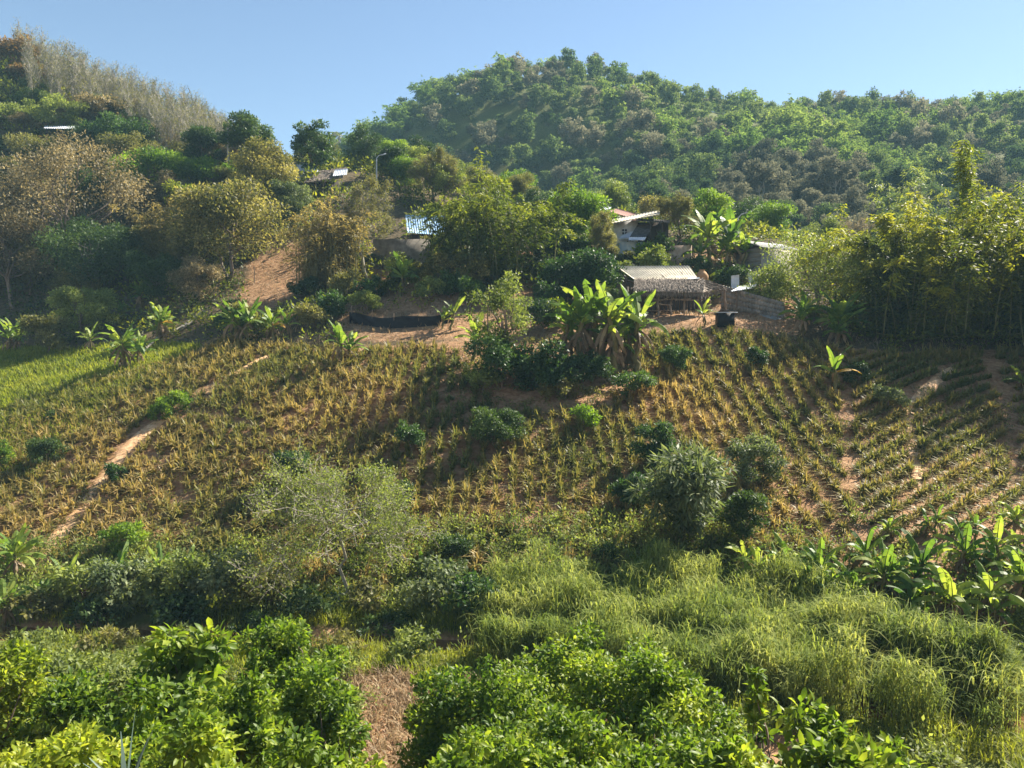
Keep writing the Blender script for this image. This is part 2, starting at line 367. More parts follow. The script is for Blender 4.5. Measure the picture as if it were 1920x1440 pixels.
grs = np.maximum(((river_d(XX, YY) < 3.4 + 4.2 * (YY > np.interp(XX, RIVER[:, 0], RIVER[:, 1])) + 1.2 * vnoise(XX, YY, 2, 9)) & (river_d(XX, YY) > .9)).astype(float), .65 * (inpoly(PX, PY, GRASSL) & front))
forest = np.clip(((YY > 52) & (~inpoly(PX, PY, FIELD))).astype(float) * (1 - .9 * inpoly(PX, PY, [(440,570),(480,470),(560,450),(570,500),(545,560),(470,600)])) , 0, 1)
forest = np.where(inpoly(PX, PY, [(640,640),(640,480),(1000,470),(1480,470),(1500,640)]) & (YY < 80), .35 * (vnoise(XX, YY, 2.4, 6) > 0), forest)
forest = np.maximum(forest, (YY > 100) * 1.)
forest = np.where(inpoly(PX, PY, [(1380,640),(1380,575),(1460,575),(1480,640)]), 0, forest)
grs = np.where((YY > 104) & (XX > -45), 1., grs)
for nm, arr in (('field', fld), ('grassy', grs), ('litter', forest)):
    a = gme.attributes.new(nm, 'FLOAT', 'POINT'); a.data.foreach_set('value', arr.ravel().astype(np.float32))
m, n, l, out = newmat('hillside soil')
geo = n.new('ShaderNodeNewGeometry')
def noise(scale, det=6, rough=.6):
    t = n.new('ShaderNodeTexNoise'); t.inputs['Scale'].default_value = scale; t.inputs['Detail'].default_value = det; t.inputs['Roughness'].default_value = rough
    l.new(geo.outputs['Position'], t.inputs['Vector']); return t
n1_ = noise(.35); n2_ = noise(3.5, 10, .7); n3_ = noise(1.1)
soil = ramp(n, [(.3, (.19,.100,.052)), (.5, (.33,.190,.100)), (.7, (.50,.32,.18))]); l.new(n2_.outputs['Fac'], soil.inputs[0])
lit = ramp(n, [(.3, (.045,.036,.022)), (.5, (.105,.080,.045)), (.7, (.19,.14,.08))]); l.new(n2_.outputs['Fac'], lit.inputs[0])
grc = ramp(n, [(.3, (.06,.075,.02)), (.5, (.10,.12,.028)), (.7, (.19,.17,.06))]); l.new(n2_.outputs['Fac'], grc.inputs[0])
def mixc(a, b, fac):
    mx = n.new('ShaderNodeMix'); mx.data_type = 'RGBA'; l.new(fac, mx.inputs[0]); l.new(a, mx.inputs[6]); l.new(b, mx.inputs[7]); return mx.outputs[2]
def attr(nm):
    a = n.new('ShaderNodeAttribute'); a.attribute_name = nm
    # break the edge of each patch with noise
    k = n.new('ShaderNodeMath'); k.operation = 'MULTIPLY_ADD'; l.new(n3_.outputs['Fac'], k.inputs[0]); k.inputs[1].default_value = 1.6; k.inputs[2].default_value = -.8
    s = n.new('ShaderNodeMath'); s.operation = 'ADD'; s.use_clamp = True; l.new(a.outputs['Fac'], s.inputs[0])
    g = n.new('ShaderNodeMath'); g.operation = 'MULTIPLY'; l.new(k.outputs[0], g.inputs[0])
    z = n.new('ShaderNodeMath'); z.operation = 'COMPARE'; z.inputs[1].default_value = .5; z.inputs[2].default_value = .49; l.new(a.outputs['Fac'], z.inputs[0])
    l.new(z.outputs[0], g.inputs[1]); l.new(g.outputs[0], s.inputs[1]); return s.outputs[0]
c_ = mixc(soil.outputs[0], lit.outputs[0], attr('litter')); c_ = mixc(c_, grc.outputs[0], attr('grassy'))
p = n.new('ShaderNodeBsdfPrincipled'); p.inputs['Roughness'].default_value = .95; p.inputs['Specular IOR Level'].default_value = .1
l.new(c_, p.inputs['Base Color'])
bp = n.new('ShaderNodeBump'); bp.inputs['Strength'].default_value = .9; bp.inputs['Distance'].default_value = .12; l.new(n2_.outputs['Fac'], bp.inputs['Height']); l.new(bp.outputs[0], p.inputs['Normal'])
l.new(p.outputs[0], out.inputs[0]); gme.materials.append(m)
ground = D.objects.new('ground', gme); link(ground); tag(ground, kind='structure')

# river
def ribbon(line, w0, name, mat, lift, step=.4, zfix=None):
    pts = [np.array(p_, float) for p_ in line]; P = []
    for a, b in zip(pts[:-1], pts[1:]):
        k = max(2, int(np.linalg.norm(b - a) / step)); P += [a + (b - a) * t for t in np.linspace(0, 1, k, endpoint=False)]
    P.append(pts[-1]); P = np.array(P)
    for _ in range(6): P[1:-1] = (P[:-2] + P[1:-1] * 2 + P[2:]) / 4
    d = norm(np.gradient(P, axis=0)); s = np.stack([-d[:, 1], d[:, 0]], 1)
    K = 7; off = np.linspace(-1, 1, K)
    ww = w0 * (1 + .3 * vnoise(P[:, 0], P[:, 1], 1.3, 4))
    XY = P[:, None] + s[:, None] * (off[None] * ww[:, None])[..., None]
    Z = height(XY[..., 0], XY[..., 1]) + lift * (1 - .9 * np.abs(off)[None] ** 4) if zfix is None else np.full(XY.shape[:2], zfix)
    V = np.concatenate([XY, Z[..., None]], -1).reshape(-1, 3)
    ii = np.arange(len(P) * K).reshape(len(P), K)
    qq = np.stack([ii[:-1, :-1], ii[1:, :-1], ii[1:, 1:], ii[:-1, 1:]], -1).reshape(-1, 4)
    return MB().add(V, qq).build(name, mat, smooth=True)
wm, n, l, out = newmat('muddy water')
p = n.new('ShaderNodeBsdfPrincipled'); p.inputs['Base Color'].default_value = (.16, .085, .038, 1); p.inputs['Roughness'].default_value = .12; p.inputs['Specular IOR Level'].default_value = .5
no = n.new('ShaderNodeTexNoise'); no.inputs['Scale'].default_value = 6; geo = n.new('ShaderNodeNewGeometry'); l.new(geo.outputs['Position'], no.inputs['Vector'])
bp = n.new('ShaderNodeBump'); bp.inputs['Strength'].default_value = .25; bp.inputs['Distance'].default_value = .05; l.new(no.outputs['Fac'], bp.inputs['Height']); l.new(bp.outputs[0], p.inputs['Normal']); l.new(p.outputs[0], out.inputs[0])
tag(ribbon(RIVER, 1.5, 'water', wm, 0, step=.8, zfix=WATER_Z), kind='structure')
def pathline(pix): return [onground(*p_)[:2] for p_ in pix]
tag(ribbon(pathline([(72,1140),(75,1060),(110,1000),(165,935),(205,880),(240,835),(290,795),(330,770)]), .34, 'dirt_path', G['soil'], .05), kind='structure')
tag(ribbon(pathline([(350,765),(400,728),(440,700),(500,668)]), .2, 'dirt_path', G['soil'], .05), kind='structure')
tag(ribbon(pathline([(1722,900),(1712,850),(1695,800),(1720,745),(1790,690)]), .28, 'dirt_path', G['soil'], .04), kind='structure')

# ------------------------------------------------------------------ plant generators (all in local space, z up, base at 0)
def rdir(r, n, up=0.0):
    a = r.normal(size=(n, 3)); a[:, 2] += up; return norm(a)
def limb(r, a, b, sag=.12, k=6):
    a = np.array(a, float); b = np.array(b, float); t = np.linspace(0, 1, k)[:, None]
    P = a + (b - a) * t; L = np.linalg.norm(b - a)
    P += np.sin(t * pi) * r.normal(size=3) * L * sag; P[1:-1] += r.normal(size=(k - 2, 3)) * L * .03
    return P
def crown_pts(r, H, R, hb, clumps, n, tightness=1.0, skew=(0, 0), top=1.0):
    """uneven crown: leaf clumps spread through an ellipsoidal volume"""
    cz = (H + hb) / 2; rz = (H - hb) / 2
    d = rdir(r, clumps, .25); u = r.uniform(.35, .86, clumps)[:, None]
    C = d * u * np.array([R, R, rz * top]) ; C[:, 2] += cz; C[:, 0] += skew[0] * C[:, 2] / H; C[:, 1] += skew[1] * C[:, 2] / H
    cr = min(R, rz * 1.4) * r.uniform(.22, .42, clumps) * tightness
    w_ = cr ** 2; which = r.choice(clumps, n, p=w_ / w_.sum())
    dd = rdir(r, n, .15); rad = r.uniform(0, 1, n) ** .45
    P = C[which] + dd * (rad * cr[which])[:, None] * np.array([1.1, 1.1, .72])
    return C, cr, P, dd, which
def trunk_and_limbs(r, mb, H, R, hb, C, r0, nmax=14, lean=(0, 0), forks=1):
    top = np.array([lean[0], lean[1], hb + .45 * (H - hb)]); P = limb(r, (0, 0, -.3), top, .04, 8)
    for f in range(forks):
        if f: 
            o = r.normal(size=3) * [.5, .5, 0] * r0 * 3; P2 = limb(r, np.array([0, 0, -.3]) + o * .4, top + o * 4, .05, 8); mb.tube(P2, np.linspace(r0 * .8, r0 * .25, 8), 6)
    mb.tube(P, np.linspace(r0, r0 * .35, 8), 7)
    for c in C[:nmax]:
        s = P[r.integers(3, 7)]; mb.tube(limb(r, s, s + (c - s) * .95, .1, 6), np.linspace(r0 * .42, r0 * .07, 6), 4)
def m_tree(seed, H, R, hb, leaf=.16, dens=2.6, clumps=None, r0=None, tight=1.0, skew=(0, 0), full=False, nlimb=14, forks=1, aspect=.5, nmax=15000, droop=0.1, topk=1.0):
    r = np.random.default_rng(seed); rz = (H - hb) / 2
    n = int(min(nmax, dens * pi * R * rz * 2.2 / (leaf * leaf * aspect * .5)))
    clumps = clumps or int(14 + R * rz * 1.6); clumps = min(clumps, 70)
    C, cr, P, dd, wh = crown_pts(r, H, R, hb, clumps, n, tight, skew, topk)
    A = norm(dd * .7 + r.normal(size=(n, 3)) * .6 + np.array([0, 0, -droop])); N = norm(dd * .5 + np.array([0, 0, .8]) + r.normal(size=(n, 3)) * .5)
    v = np.clip(r.uniform(.05, .95, n) * .75 + r.uniform(-.22, .22, clumps)[wh] + .12, 0, 1)
    L = leaf * r.uniform(.6, 1.35, n)
    mb = MB(); (leaf_full if full else leaf_quads)(mb, P, A, N, L, L * aspect, v)
    tb = MB(); trunk_and_limbs(r, tb, H, R, hb, C, r0 or max(.06, .022 * H), nlimb, forks=forks)
    return mb, tb
def m_branchy(seed, H, spread, hb, depth=4, kids=4, leaf=.05, lpt=4, r0=.12, upness=.35, twig=.012, aspect=.5, ndroop=.2):
    """open tree of many fine branches with sparse leaves"""
    r = np.random.default_rng(seed); tb = MB(); tips = []
    tr = limb(r, (0, 0, -.3), (r.normal() * .2, r.normal() * .2, H * .75), .03, 9); tb.tube(tr, np.linspace(r0, r0 * .3, 9), 6)
    def grow(p, d, L, rad, dep):
        q = p + d * L; P = limb(r, p, q, .08, 4 if dep > 1 else 3)
        tb.tube(P, np.linspace(rad, max(rad * .5, twig * .6), len(P)), 3 if dep < 3 else 4)
        if dep <= 1:
            for t in (.35, .7, 1.0): tips.append(p + (q - p) * t)
            if dep == 0: return
        for i in range(kids + (r.random() < .4)):
            t = r.uniform(.35, 1.0); s = P[0] + (P[-1] - P[0]) * t
            nd = norm(d * .75 + r.normal(size=3) * .55 + np.array([0, 0, upness * .3]))
            grow(s, nd, L * r.uniform(.45, .75), max(rad * .5, twig), dep - 1)
    nb = 11
    for i in range(nb):
        t = .25 + .75 * (i + r.random()) / nb; k = tr[0] + (tr[-1] - tr[0]) * 1.0 * np.clip((hb + (H * .75 - hb) * t) / (H * .75 + .3), 0, 1)
        az = i * 2.4 + r.normal() * .3; el = upness * (0.4 + t)
        d = norm(np.array([cos(az), sin(az), el]))
        grow(k, d, spread * (.62 - .25 * t) * r.uniform(.75, 1.15), r0 * .36, depth - 1)
    T = np.array(tips); n = len(T) * lpt
    P = np.repeat(T, lpt, 0) + r.normal(size=(n, 3)) * leaf * 1.6
    A = rdir(r, n, -ndroop * 2); N = rdir(r, n, .8)
    mb = MB(); L = leaf * r.uniform(.6, 1.4, n); leaf_quads(mb, P, A, N, L, L * aspect, r.uniform(.1, .95, n))
    return mb, tb
def m_bamboo(seed, H, R, culms=50, per=170, leaf=.34, w=.06, base=.9, droop=.55, start=.25, plume=.5, side=None, hvar=.35):
    """arching culms with hanging feathery leaf sprays"""
    r = np.random.default_rng(seed); mb = MB(); tb = MB()
    for i in range(culms):
        az = r.uniform(0, 2 * pi) if side is None else side + r.normal() * .5; cv = r.uniform(-.22, .22)
        h = H * r.uniform(1 - hvar, 1.0) * (1 if i % 9 else 1.08); out = R * r.uniform(.1, 1.0) * (1.1 if side is None else 1.2)
        out *= (1 if i % 9 else .4)
        b = r.normal(size=2) * base; s = np.linspace(0, 1, 12)
        dr = droop * out / R
        hx = out * s ** 1.6; zz = h * (s - dr * s ** 4 * .55) * (1 / (1 - dr * .2))
        P = np.stack([b[0] + cos(az) * hx, b[1] + sin(az) * hx, zz], 1)
        tb.tube(np.concatenate([[[0, 0, -.35]], P[:10]]), np.r_[.03, np.linspace(.045, .012, 10)], 4)
        # sprays
        ns = max(4, per // 10); ts = start + (1 - start) * r.uniform(0, 1, ns) ** .8
        for t in ts:
            k = np.interp(t, s, np.arange(12)); k0 = int(min(k, 10)); p = P[k0] + (P[k0 + 1] - P[k0]) * (k - k0)
            a2 = r.uniform(0, 2 * pi); ln = plume * r.uniform(.5, 1.5) * (1.15 - .5 * t)
            q = np.linspace(.1, 1, 10) + r.uniform(-.05, .05, 10)
            c = p + np.stack([np.cos(a2) * q * ln + cos(az) * q * ln * .4, np.sin(a2) * q * ln + sin(az) * q * ln * .4, (.35 * q - .85 * q * q) * ln], 1)
            c += r.normal(size=(10, 3)) * .05 * H / 8
            A = norm(np.stack([np.cos(a2) + r.normal(size=10) * .6, np.sin(a2) + r.normal(size=10) * .6, -.55 + r.normal(size=10) * .35], 1))
            N = rdir(r, 10, 1.0); L = leaf * r.uniform(.6, 1.3, 10)
            leaf_quads(mb, c, A, N, L, w * r.uniform(.7, 1.3, 10), np.clip(.18 + cv + .5 * t ** 2 + r.uniform(-.2, .3, 10), 0, 1))
    return mb, tb
def banana_leaf(mb, r, base, az, L, W, up, droop, v, torn=.5):
    k = 13; t = np.linspace(0, 1, k)
    el = up - droop * t ** 1.3                                      # elevation along the midrib
    ds = L / (k - 1); P = np.zeros((k, 3)); P[0] = base
    for i in range(1, k):
        e = (el[i - 1] + el[i]) / 2; P[i] = P[i - 1] + ds * np.array([cos(az) * cos(e), sin(az) * cos(e), sin(e)])
    s = np.array([-sin(az), cos(az), 0.]); wid = W * np.interp(t, [0, .06, .16, .45, .8, .95, 1], [.05, .06, .62, 1, .82, .42, .03]) / 2
    nrm = np.stack([-cos(az) * np.sin(el), -sin(az) * np.sin(el), np.cos(el)], 1)
    V = []; Q = []; A = []; nv = 0
    for sg in (-1, 1):
        ang = r.uniform(-.1, .35); grp = 0
        for i in range(1, k - 1):
            if grp <= 0: grp = r.integers(1, 4) if torn > .3 else r.integers(3, 7); ang = r.uniform(.05, .35) + (r.random() < torn) * r.uniform(.2, .9)
            grp -= 1
            e1 = P[i] + (s * sg * cos(ang) - nrm[i] * sin(ang)) * wid[i]; e2 = P[i + 1] + (s * sg * cos(ang) - nrm[i + 1] * sin(ang)) * wid[i + 1]
            if grp == 0: e2 = e2 * .9 + e1 * .1
            V += [P[i], P[i + 1], e2, e1]; Q.append([nv, nv + 1, nv + 2, nv + 3]); vv = v + r.normal() * .05; A += [vv + .12, vv + .12, vv, vv]; nv += 4
    mb.add(V, Q, v=np.clip(A, 0, 1)); mb.tube(P[:-1], np.linspace(.03, .008, k - 1) * L / 1.8, 3)
def m_banana(seed, H, nl=9, stems=1, hs=.52, spreadb=.35, leafL=None, torn=.5, up0=.55, dead=4, yel=0, slim=1.0, arch=1.0):
    hs0 = hs; r = np.random.default_rng(seed); lf = MB(); st = MB(); dd = MB(); ye = MB()
    for sidx in range(stems):
        hs = H * (hs0 if sidx == 0 else r.uniform(.5, .95) * hs0); b = np.array([r.normal() * spreadb, r.normal() * spreadb, 0]) * (sidx > 0)
        lean = r.normal(size=2) * .12; tp = b + np.array([lean[0], lean[1], 1]) * hs
        P = limb(r, b + [0, 0, -.25], tp, .03, 7); rr = .045 * H * (hs / (H * .52)) ** .5
        st.tube(P if sidx == 0 else np.concatenate([[[0, 0, -.3]], P]), np.linspace(rr, rr * .55, 7) if sidx == 0 else np.r_[rr, np.linspace(rr, rr * .55, 7)], 8)
        L0 = leafL or H * .55
        L0 *= (hs / (H * .52)) ** .5
        for i in range(nl):
            az = i * 2.4 + r.normal() * .35; u_ = (i + .5) / nl
            up = 1.45 - (1.1 - up0 * .3) * (1 - u_) ** 1.2 + r.normal() * .08; dr = (.75 + 1.0 * (1 - u_)) * r.uniform(.65, 1.2) * arch
            tgt = lf
            if yel and sidx == 0 and i < yel: tgt = ye
            banana_leaf(tgt, r, tp - [0, 0, .25 * (1 - u_)], az, L0 * r.uniform(.75, 1.1), L0 * .27 * slim, up, dr, r.uniform(.2, .8), torn)
        for i in range(dead):
            az = r.uniform(0, 2 * pi)
            banana_leaf(dd, r, tp - [0, 0, r.uniform(.1, .5) * hs * .5], az, L0 * r.uniform(.5, .8), L0 * .16, -.5, 1.1, r.uniform(.1, .9), .9)
    return lf, st, dd, ye

SEED = [100]
def nseed(): SEED[0] += 1; return SEED[0]
def put(name, cat, label, loc, mb, tb, lm, tm, parts=('trunk', 'crown'), group=None, rz=0.0, smooth=False):
    e = empty(name, loc, rz); tag(e, label, cat, group)
    if tb is not None: tb.build(parts[0], tm, e, smooth=True)
    mb.build(parts[1], lm, e)
    return e
def size_at(px, py_top, Y, wpx, base_py=None):
    """real height and radius of a plant standing at depth Y whose top shows at py_top"""
    x = unp(px, py_top, Y)
    if base_py is not None: b = unp(px, base_py, Y)
    g = hz(x[0], Y); return x[0], g, x[2] - g, wpx * Y / F_PX / 2
def tree(name, px, top, Y, wpx, mat, label, hbf=.25, cat='tree', group=None, **k):
    x, g, H, R = size_at(px, top, Y, wpx)
    bark = k.pop('bark', 'bark')
    k['leaf'] = k.get('leaf', .16) * 1.45; k['dens'] = k.get('dens', 2.6) * 1.05; k['tight'] = k.get('tight', 1.0) * .86; k.setdefault('clumps', int(np.clip(18 + R * H * 1.1, 18, 64)))
    mb, tb = m_tree(nseed(), H, R * 1.24, H * hbf * .55, **k)
    return put(name, cat, label, (x, Y, g), mb, tb, G[mat], G[bark], group=group)

# ------------------------------------------------------------------ woodland on the left and around the houses
T = tree
T('dry_leaf_tree', 128, 246, 76, 275, 'brown', 'big round brown-leaved tree with a grey trunk in the left wood', .30, leaf=.17, dens=2.3, nlimb=20, r0=.26, tight=.85)
T('dry_leaf_tree', 18, 365, 73, 150, 'brown', 'dark brown-leaved tree cut by the left edge below the big round brown tree', .25, leaf=.17)
T('broadleaf_tree', 172, 405, 71.5, 150, 'deep', 'dark green tree with pale bare branches below the big brown tree', .30, leaf=.15, dens=1.6, nlimb=18, r0=.2, bark='barkpl')
T('dry_leaf_tree', 238, 338, 81, 80, 'brown', 'small thin brown tree beside the dark gap in the left wood', .45, leaf=.15, dens=1.6, nlimb=16, bark='barkpl', r0=.15)
T('yellow_leaf_tree', 435, 336, 70, 195, 'yelbrn', 'broad yellow-brown speckled tree above the orange soil slope', .28, leaf=.20, dens=2.2, r0=.2, forks=2, tight=.9)
T('broadleaf_tree', 305, 278, 86, 140, 'bright', 'bright green tree above the feathery brown clump', .2, leaf=.18)
T('broadleaf_tree', 238, 276, 89, 75, 'lime', 'yellow-green tree between the dark round tree and the big brown tree', .2, leaf=.16, dens=2)
T('broadleaf_tree', 222, 214, 97, 105, 'mango', 'dark glossy round-topped tree high on the left slope', .15, leaf=.2)
T('broadleaf_tree', 110, 174, 99, 100, 'pale', 'flat-topped pale green tree above the small tin roof on the left hill', .45, leaf=.15, dens=1.5, tight=.8)
T('dry_leaf_tree', 186, 176, 103, 80, 'brown', 'grey-brown tree behind the dark round-topped tree on the left slope', .2, leaf=.2)
T('broadleaf_tree', 380, 230, 93, 66, 'deep', 'dark tree left of the flat leaning black-green tree on the ridge', .15, leaf=.2)
T('broadleaf_tree', 458, 203, 89, 84, 'deep', 'flat-topped very dark tree standing against the sky on the ridge', .62, leaf=.2, dens=3.2, r0=.18, topk=.9, clumps=22)
T('dry_leaf_tree', 486, 256, 80, 108, 'yelbrn', 'tan and green tree with a pale trunk below the flat-topped dark tree', .35, leaf=.17, dens=1.9, bark='barkpl', tight=.85)
T('broadleaf_tree', 584, 217, 91, 80, 'deep', 'ragged dark green tree on the skyline behind the white-roofed house', .15, leaf=.2, tight=.75, dens=2.2)
T('broadleaf_tree', 546, 322, 78, 75, 'grey', 'grey-green tree in front of the thatched wooden house', .2, leaf=.14)
T('dry_leaf_tree', 8, 62, 116, 120, 'rust', 'rusty brown tree at the top left corner of the hill', .1, leaf=.25)
T('dry_leaf_tree', 50, 120, 112, 90, 'rust', 'orange-brown tree just below the top left corner of the hill', .1, leaf=.25)
T('broadleaf_tree', 18, 188, 100, 100, 'pale', 'light green tree at the left edge beneath the rusty trees', .1, leaf=.18, dens=1.6)
T('broadleaf_tree', 60, 250, 92, 100, 'olive', 'olive tree at the left below the small tin roof', .1, leaf=.16, dens=2)
T('dry_leaf_tree', 330, 260, 96, 90, 'olive', 'olive-brown tree right of the dark glossy tree on the left slope', .1, leaf=.18, dens=2)
T('broadleaf_tree', 400, 300, 86, 90, 'bright', 'green tree with a pale streak below the utility pole', .15, leaf=.18)
T('broadleaf_tree', 355, 335, 80, 80, 'bamboo', 'dark yellow-green tree left of the broad yellow-brown tree', .15, leaf=.18)
T('broadleaf_tree', 735, 268, 93, 62, 'deep', 'small dark round tree beside the leaning street lamp', .2, leaf=.2)
T('broadleaf_tree', 1082, 342, 73, 120, 'bright', 'bright and dark green tree right of the central bamboo', .15, leaf=.17)
T('broadleaf_tree', 1048, 420, 69, 100, 'mango', 'dark leafy tree between the central bamboo and the round mango tree', .1, leaf=.16)
T('mango_tree', 1112, 457, 61.5, 92, 'mango', 'neat round dark mango tree left of the striped hut roof', .08, leaf=.15, dens=3.6, tight=1.25, clumps=40)
T('mango_tree', 1046, 478, 62, 78, 'mango', 'ragged dark mango tree left of the neat round mango tree', .05, leaf=.15, dens=2.6)
T('broadleaf_tree', 1322, 345, 77, 95, 'bright', 'yellow-green tree behind the tall banana clump by the houses', .2, leaf=.16, dens=1.8, tight=.8)
T('broadleaf_tree', 1528, 430, 59.5, 205, 'pale', 'wide fine-leaved yellow-green tree right of the grey shed', .06, leaf=.12, dens=2.0, tight=.9)
T('broadleaf_tree', 1440, 500, 60.5, 120, 'pale', 'low yellow-green bush tree in front of the block wall', .05, leaf=.12, dens=1.5)
T('broadleaf_tree', 150, 533, 63, 135, 'pale', 'light green spreading bush tree at the foot of the left wood', .15, leaf=.13, dens=1.6, tight=.75)
T('broadleaf_tree', 90, 585, 60, 110, 'olive', 'yellow-green bush tree left of the spreading light green one', .05, leaf=.13, dens=1.6)
T('broadleaf_tree', 942, 500, onground(942,700)[1], 115, 'pale', 'slender pale-leaved tree on the field edge left of the banana thicket', .12, leaf=.12, dens=.75, tight=.8, nlimb=24)
T('broadleaf_tree', 842, 412, 70.5, 62, 'bamboo', 'leafy green tree overlapping the right end of the blue roof', .1, leaf=.16)
T('shrub', 885, 458, 62.5, 70, 'yelbrn', 'rounded yellow-green shrub right of the blue-roofed house', .05, cat='shrub', leaf=.13)
T('shrub', 826, 470, 63, 64, 'yelbrn', 'rounded yellowish shrub below the blue roof', .05, cat='shrub', leaf=.13)
T('shrub', 748, 468, 66, 50, 'pale', 'thin pale shrub in front of the long grey wall', .1, cat='shrub', leaf=.13, dens=1.2)
T('shrub', 940, 628, onground(940,728)[1], 110, 'mango', 'dark shrub under the slender pale-leaved tree', .02, cat='shrub', leaf=.13, dens=3)
T('shrub', 1015, 640, onground(1015,738)[1], 120, 'mango', 'dark shrub at the middle of the thicket below the bananas', .02, cat='shrub', leaf=.13, dens=3)
T('shrub', 1095, 655, onground(1095,730)[1], 110, 'deep', 'dark shrub at the right end of the thicket below the bananas', .02, cat='shrub', leaf=.13, dens=3)
T('shrub', 575, 520, 64, 62, 'deep', 'dark bush on the orange slope below the golden bamboo', .02, cat='shrub', leaf=.13, dens=3)
T('shrub', 1205, 450, 69.5, 40, 'lime', 'yellow-green climbing bush against the white house wall', .05, cat='shrub', leaf=.16, dens=1.6)
T('shrub', 1172, 462, 69, 30, 'grey', 'blue-green bush at the left corner of the white house', .05, cat='shrub', leaf=.14)
T('shrub', 1243, 430, 70, 40, 'deep', 'dark hanging bush under the house canopy', .05, cat='shrub', leaf=.2, dens=2.2)

def branchy(name, px, top, Y, wpx, mat, label, hbf=.2, bark='bark', cat='tree', **k):
    x, g, H, R = size_at(px, top, Y, wpx)
    mb, tb = m_branchy(nseed(), H, R, H * hbf, **k)
    return put(name, cat, label, (x, Y, g), mb, tb, G[mat], G[bark])
branchy('bare_branched_tree', 688, 305, 67, 140, 'olive', 'tall bare-branched olive tree with a pale trunk right of the golden bamboo', .3, 'barkpl', depth=5, kids=3, leaf=.10, lpt=3, r0=.16, twig=.02, upness=.6)
branchy('bare_branched_tree', 815, 284, 88, 120, 'olive', 'hazy olive twiggy tree above the blue roof', .1, depth=5, kids=3, leaf=.12, lpt=4, r0=.16, twig=.02, upness=.5)
branchy('bare_branched_tree', 1133, 383, 68, 90, 'olive', 'fine olive twiggy tree standing directly behind the round mango tree', .15, depth=5, kids=3, leaf=.09, lpt=5, r0=.12, twig=.018, upness=.5)
branchy('bare_branched_tree', 1266, 352, 73, 88, 'olive', 'twiggy grey-olive tree between the white house and the tall bananas', .35, depth=5, kids=3, leaf=.10, lpt=4, r0=.15, twig=.02, upness=.5)
branchy('bare_branched_tree', 1600, 395, 74, 90, 'brown', 'leafless grey-brown tree seen under the arching bamboo', .1, 'barkpl', depth=5, kids=3, leaf=.08, lpt=1, r0=.1, twig=.02, upness=.6)
branchy('bare_branched_tree', 640, 860, 29.6, 520, 'pale', 'open sparse tree with tiny pale leaves standing before the brown field', .4, 'barkpl', depth=5, kids=3, leaf=.085, lpt=4, r0=.085, twig=.011, upness=.22)
branchy('bare_branched_tree', 1225, 365, 84, 60, 'yelbrn', 'thin pale-branched tree behind the white house', .3, 'barkpl', depth=4, kids=3, leaf=.14, lpt=3, r0=.12, twig=.02, upness=.6)

def bamboo(px, top, Y, wpx, mat, label, name='bamboo_clump', hk=1.0, **k):
    x, g, H, R = size_at(px, top, Y, wpx)
    mb, tb = m_bamboo(nseed(), H * hk, R, **k)
    return put(name, 'bamboo', label, (x, Y, g), mb, tb, G[mat], G['culm'], parts=('culm_bundle', 'foliage'))
bamboo(925, 318, 65.5, 270, 'bamboo', 'big green bamboo clump between the blue roof and the houses', culms=75, per=420, leaf=.34, w=.10, base=1.9, start=.05, droop=1.1, plume=.75)
bamboo(900, 262, 66.5, 90, 'bamboo', 'tall thin bamboo stems rising out of the back of the big central clump', culms=16, per=130, leaf=.3, w=.07, base=.8, start=.5, droop=.25)
bamboo(622, 345, 65.5, 120, 'gold', 'golden dry bamboo clump hanging over the orange slope', culms=80, per=230, leaf=.28, w=.065, base=1.1, start=.05, droop=1.2, plume=.9)
bamboo(590, 425, 66, 90, 'gold', 'low golden bamboo spray left of the tall golden clump', culms=30, per=160, leaf=.26, w=.055, start=.15, droop=1.0, plume=.7)
bamboo(335, 348, 74, 130, 'gold', 'feathery brown bamboo clump left of the yellow-brown tree', culms=70, per=220, leaf=.28, w=.065, base=1.2, start=.05, droop=.8, plume=.8)
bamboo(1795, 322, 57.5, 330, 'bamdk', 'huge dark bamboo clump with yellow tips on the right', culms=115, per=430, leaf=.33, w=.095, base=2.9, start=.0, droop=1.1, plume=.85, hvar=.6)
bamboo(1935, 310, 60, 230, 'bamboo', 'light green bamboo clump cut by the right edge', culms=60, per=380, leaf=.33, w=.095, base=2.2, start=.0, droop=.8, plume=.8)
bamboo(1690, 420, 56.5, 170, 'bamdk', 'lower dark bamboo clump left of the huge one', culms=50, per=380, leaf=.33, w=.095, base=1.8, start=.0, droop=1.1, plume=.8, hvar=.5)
bamboo(1700, 385, 57.2, 330, 'bamdk', 'long bamboo stems arching over to the left above the yellow-green tree', culms=12, per=520, leaf=.36, w=.1, base=.5, start=.35, droop=.85, plume=.55, side=pi, hvar=.08)
bamboo(1812, 248, 57.8, 44, 'bamboo', 'single tall bamboo plume sticking up above the right clump', culms=4, per=420, leaf=.38, w=.1, base=.04, start=.62, droop=.2, plume=.55, hvar=.12)
bamboo(1710, 268, 72, 130, 'pale', 'thin pale bamboo sprigs behind the right clump', culms=26, per=90, leaf=.34, w=.06, base=1.2, start=.45, droop=.5, plume=.8)
bamboo(1880, 560, 56.5, 120, 'bamdk', 'dark bamboo skirt at the foot of the right clump', culms=40, per=120, leaf=.3, w=.08, start=.1, droop=.9, plume=.6)
